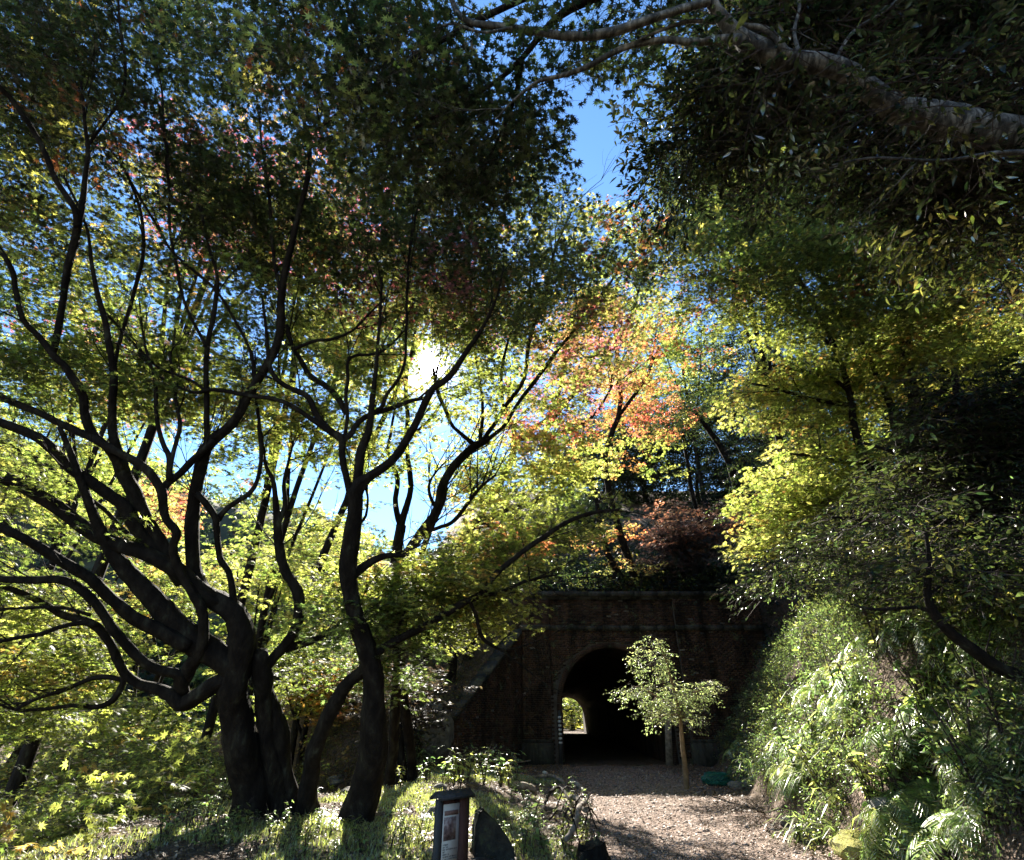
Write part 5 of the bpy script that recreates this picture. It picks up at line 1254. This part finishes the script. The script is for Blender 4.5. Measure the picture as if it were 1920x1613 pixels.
def green_net():
    q = onground(1345, 1472); o0 = rock('net_core', None, (0, 0, 0), (.40, .26, .15), M['net'], seed=3); me = o0.data; bpy.data.objects.remove(o0)
    root = empty('green_net', q); tag(root, 'bundle of green garden netting lying beside the path', 'net')
    link('bundle', me, root, (0, 0, .09)); mb = MB()
    for i in range(26):
        a = rng.uniform(0, 6.28); t = np.linspace(0, 2 * np.pi, 14); ax = rng.uniform(.3, .46); tl = rng.uniform(-.8, .8)
        p = np.stack([ax * np.cos(t) * math.cos(a) - .28 * np.sin(t) * math.sin(a) * math.cos(tl), ax * .7 * np.cos(t) * math.sin(a) + .28 * np.sin(t) * math.cos(a), .09 + .19 * np.sin(t + tl)], 1)
        p[:, 2] = np.abs(p[:, 2]); tube(mb, p, np.full(14, .009), 3, 0, cap=False)
    o = link('strands', mb.mesh('strands', [solid('net_strands', [(.3, (.01, .10, .07)), (.7, (.03, .2, .15))], 20, .5, 0)]), root); o['kind'] = 'stuff'
green_net()
def log(name, label, cat, pix, mat=M['deadwood'], rough=.12, up=.0):
    pts = []; rad = []
    for px, py, h, r_ in pix:
        p, D = hit(px, py); pts.append((p[0], p[1], gz(p[0], p[1]) + h)); rad.append(r_)
    q, rr = resample(pts, rad, .07); q = q + rng.normal(0, .006, q.shape)
    mb = MB(); tube(mb, q, rr, 9, 0, rough, len(label)); tag(link(name, mb.mesh(name, [mat], True)), label, cat)
log('log', 'short pale log lying in the grass by the path', 'log', [(962,1478,.07,.07), (985,1482,.07,.075), (1003,1487,.07,.06)])
log('fallen_branch', 'thin pale stick in the shade below the wing wall', 'branch', [(962,1437,.1,.025), (985,1436,.13,.025), (998,1434,.16,.02)])
log('fallen_branch', 'crooked pale branch bordering the path before the tunnel', 'branch', [(1003,1462,.05,.04), (1020,1464,.1,.045), (1040,1462,.06,.05), (1056,1470,.04,.045)])
log('fallen_branch', 'grey log end at the border of shade and sunlit gravel', 'branch', [(1070,1470,.05,.06), (1085,1478,.06,.06), (1098,1490,.04,.05)])
log('dead_branch', 'bleached bent branch hooked over the dark stump', 'branch', [(1062,1612,.2,.03), (1080,1600,.3,.032), (1087,1585,.38,.03), (1092,1572,.42,.034), (1100,1562,.40,.03), (1108,1545,.42,.016)])
log('dead_branch', 'mossy pale branch lying over the stump roots', 'branch', [(1072,1520,.22,.045), (1082,1535,.3,.05), (1092,1550,.3,.05), (1100,1560,.28,.04)])
log('dead_branch', 'dark curved root at the top of the dead wood heap', 'branch', [(1015,1530,.02,.03), (1030,1515,.22,.03), (1050,1505,.28,.03), (1070,1515,.1,.025)], M['bark'])
for i, (a, b) in enumerate([((1055,1500),(1100,1560)), ((1040,1530),(1085,1500)), ((1070,1540),(1120,1570)), ((1030,1545),(1075,1560)), ((1090,1580),(1128,1560)), ((1050,1575),(1090,1610))]):
    log('dead_twig', ['thin dark twig crossing the dead wood', 'dark twig slanting up over the dead wood', 'twig poking from the stump towards the gravel', 'short twig lying among broad leaves', 'broken twig standing on the stump side', 'low twig in front of the stump'][i], 'twig', [(a[0], a[1], .05, .014), ((a[0] + b[0]) / 2, (a[1] + b[1]) / 2, .25 + .1 * (i % 3), .013), (b[0], b[1], .1, .008)], M['bark'])
def stump(label, px, py, rt, rb, h, slant, mat, seed):
    q = onground(px, py); g = np.random.default_rng(seed); mb = MB(); n = 18; a = np.arange(n) * 2 * np.pi / n; rings = []
    fl = 1 + .12 * np.sin(a * 3 + seed) + .1 * np.sin(a * 5) + g.normal(0, .04, n)
    for t in (0, .15, .4, .75, 1):
        r_ = (rb + (rt - rb) * t**.5) * fl; zt = h * t + (slant * np.cos(a - .4) * h * .5 if t == 1 else 0) + (g.normal(0, .02, n) if t == 1 else 0)
        rings.append(np.stack([np.cos(a) * r_, np.sin(a) * r_, np.full(n, -.1) * (t == 0) + zt], 1))
    V = np.vstack(rings + [[(0, 0, h * .93)]]); Q = [(k * n + i, k * n + (i + 1) % n, (k + 1) * n + (i + 1) % n, (k + 1) * n + i) for k in range(4) for i in range(n)]
    mb.add(V, Q); mb.add(np.vstack([rings[-1] * [.98, .98, 1] + [0, 0, .002], [(0, 0, h * .94)]]), None, [(i, (i + 1) % n, n) for i in range(n)], 1)
    o = link('stump', mb.mesh('stump', [mat, M['bark']], True)); o.location = tuple(q); tag(o, label, 'stump')
stump('dark broken stump under the bleached branches at the path edge', 1110, 1618, .17, .26, .17, .5, M['bark'], 2)
def wedge():
    q = onground(918, 1606); mb = MB(); k = 12
    prof = [(-.20, -.1), (-.21, .30), (-.18, .44), (-.14, .47), (.02, .36), (.18, .20), (.25, .10), (.27, -.1)]
    n = len(prof); V = [(x, -.13 + rng.normal(0, .012), z) for x, z in prof] + [(x * .95, .13 + rng.normal(0, .012), z - .03) for x, z in prof]
    mb.add(V, [(i, (i + 1) % n, n + (i + 1) % n, n + i) for i in range(n)], [(0, i, i + 1) for i in range(1, n - 1)] + [(n, n + i + 1, n + i) for i in range(1, n - 1)])
    me = mb.mesh('leaning_slab', [solid('mossy_wood', [(.3, (.012, .011, .008)), (.55, (.04, .036, .025)), (.7, (.07, .08, .035))], 9, .9, 1, 25, detail=8)]); o = link('leaning_slab', me); o.location = tuple(q); o.rotation_euler = (.05, .04, .25)
    s_ = o.modifiers.new('soften', 'BEVEL'); s_.width = .025; s_.segments = 2
    tag(o, 'dark weathered wedge-shaped slab standing behind the information board', 'slab')
wedge()
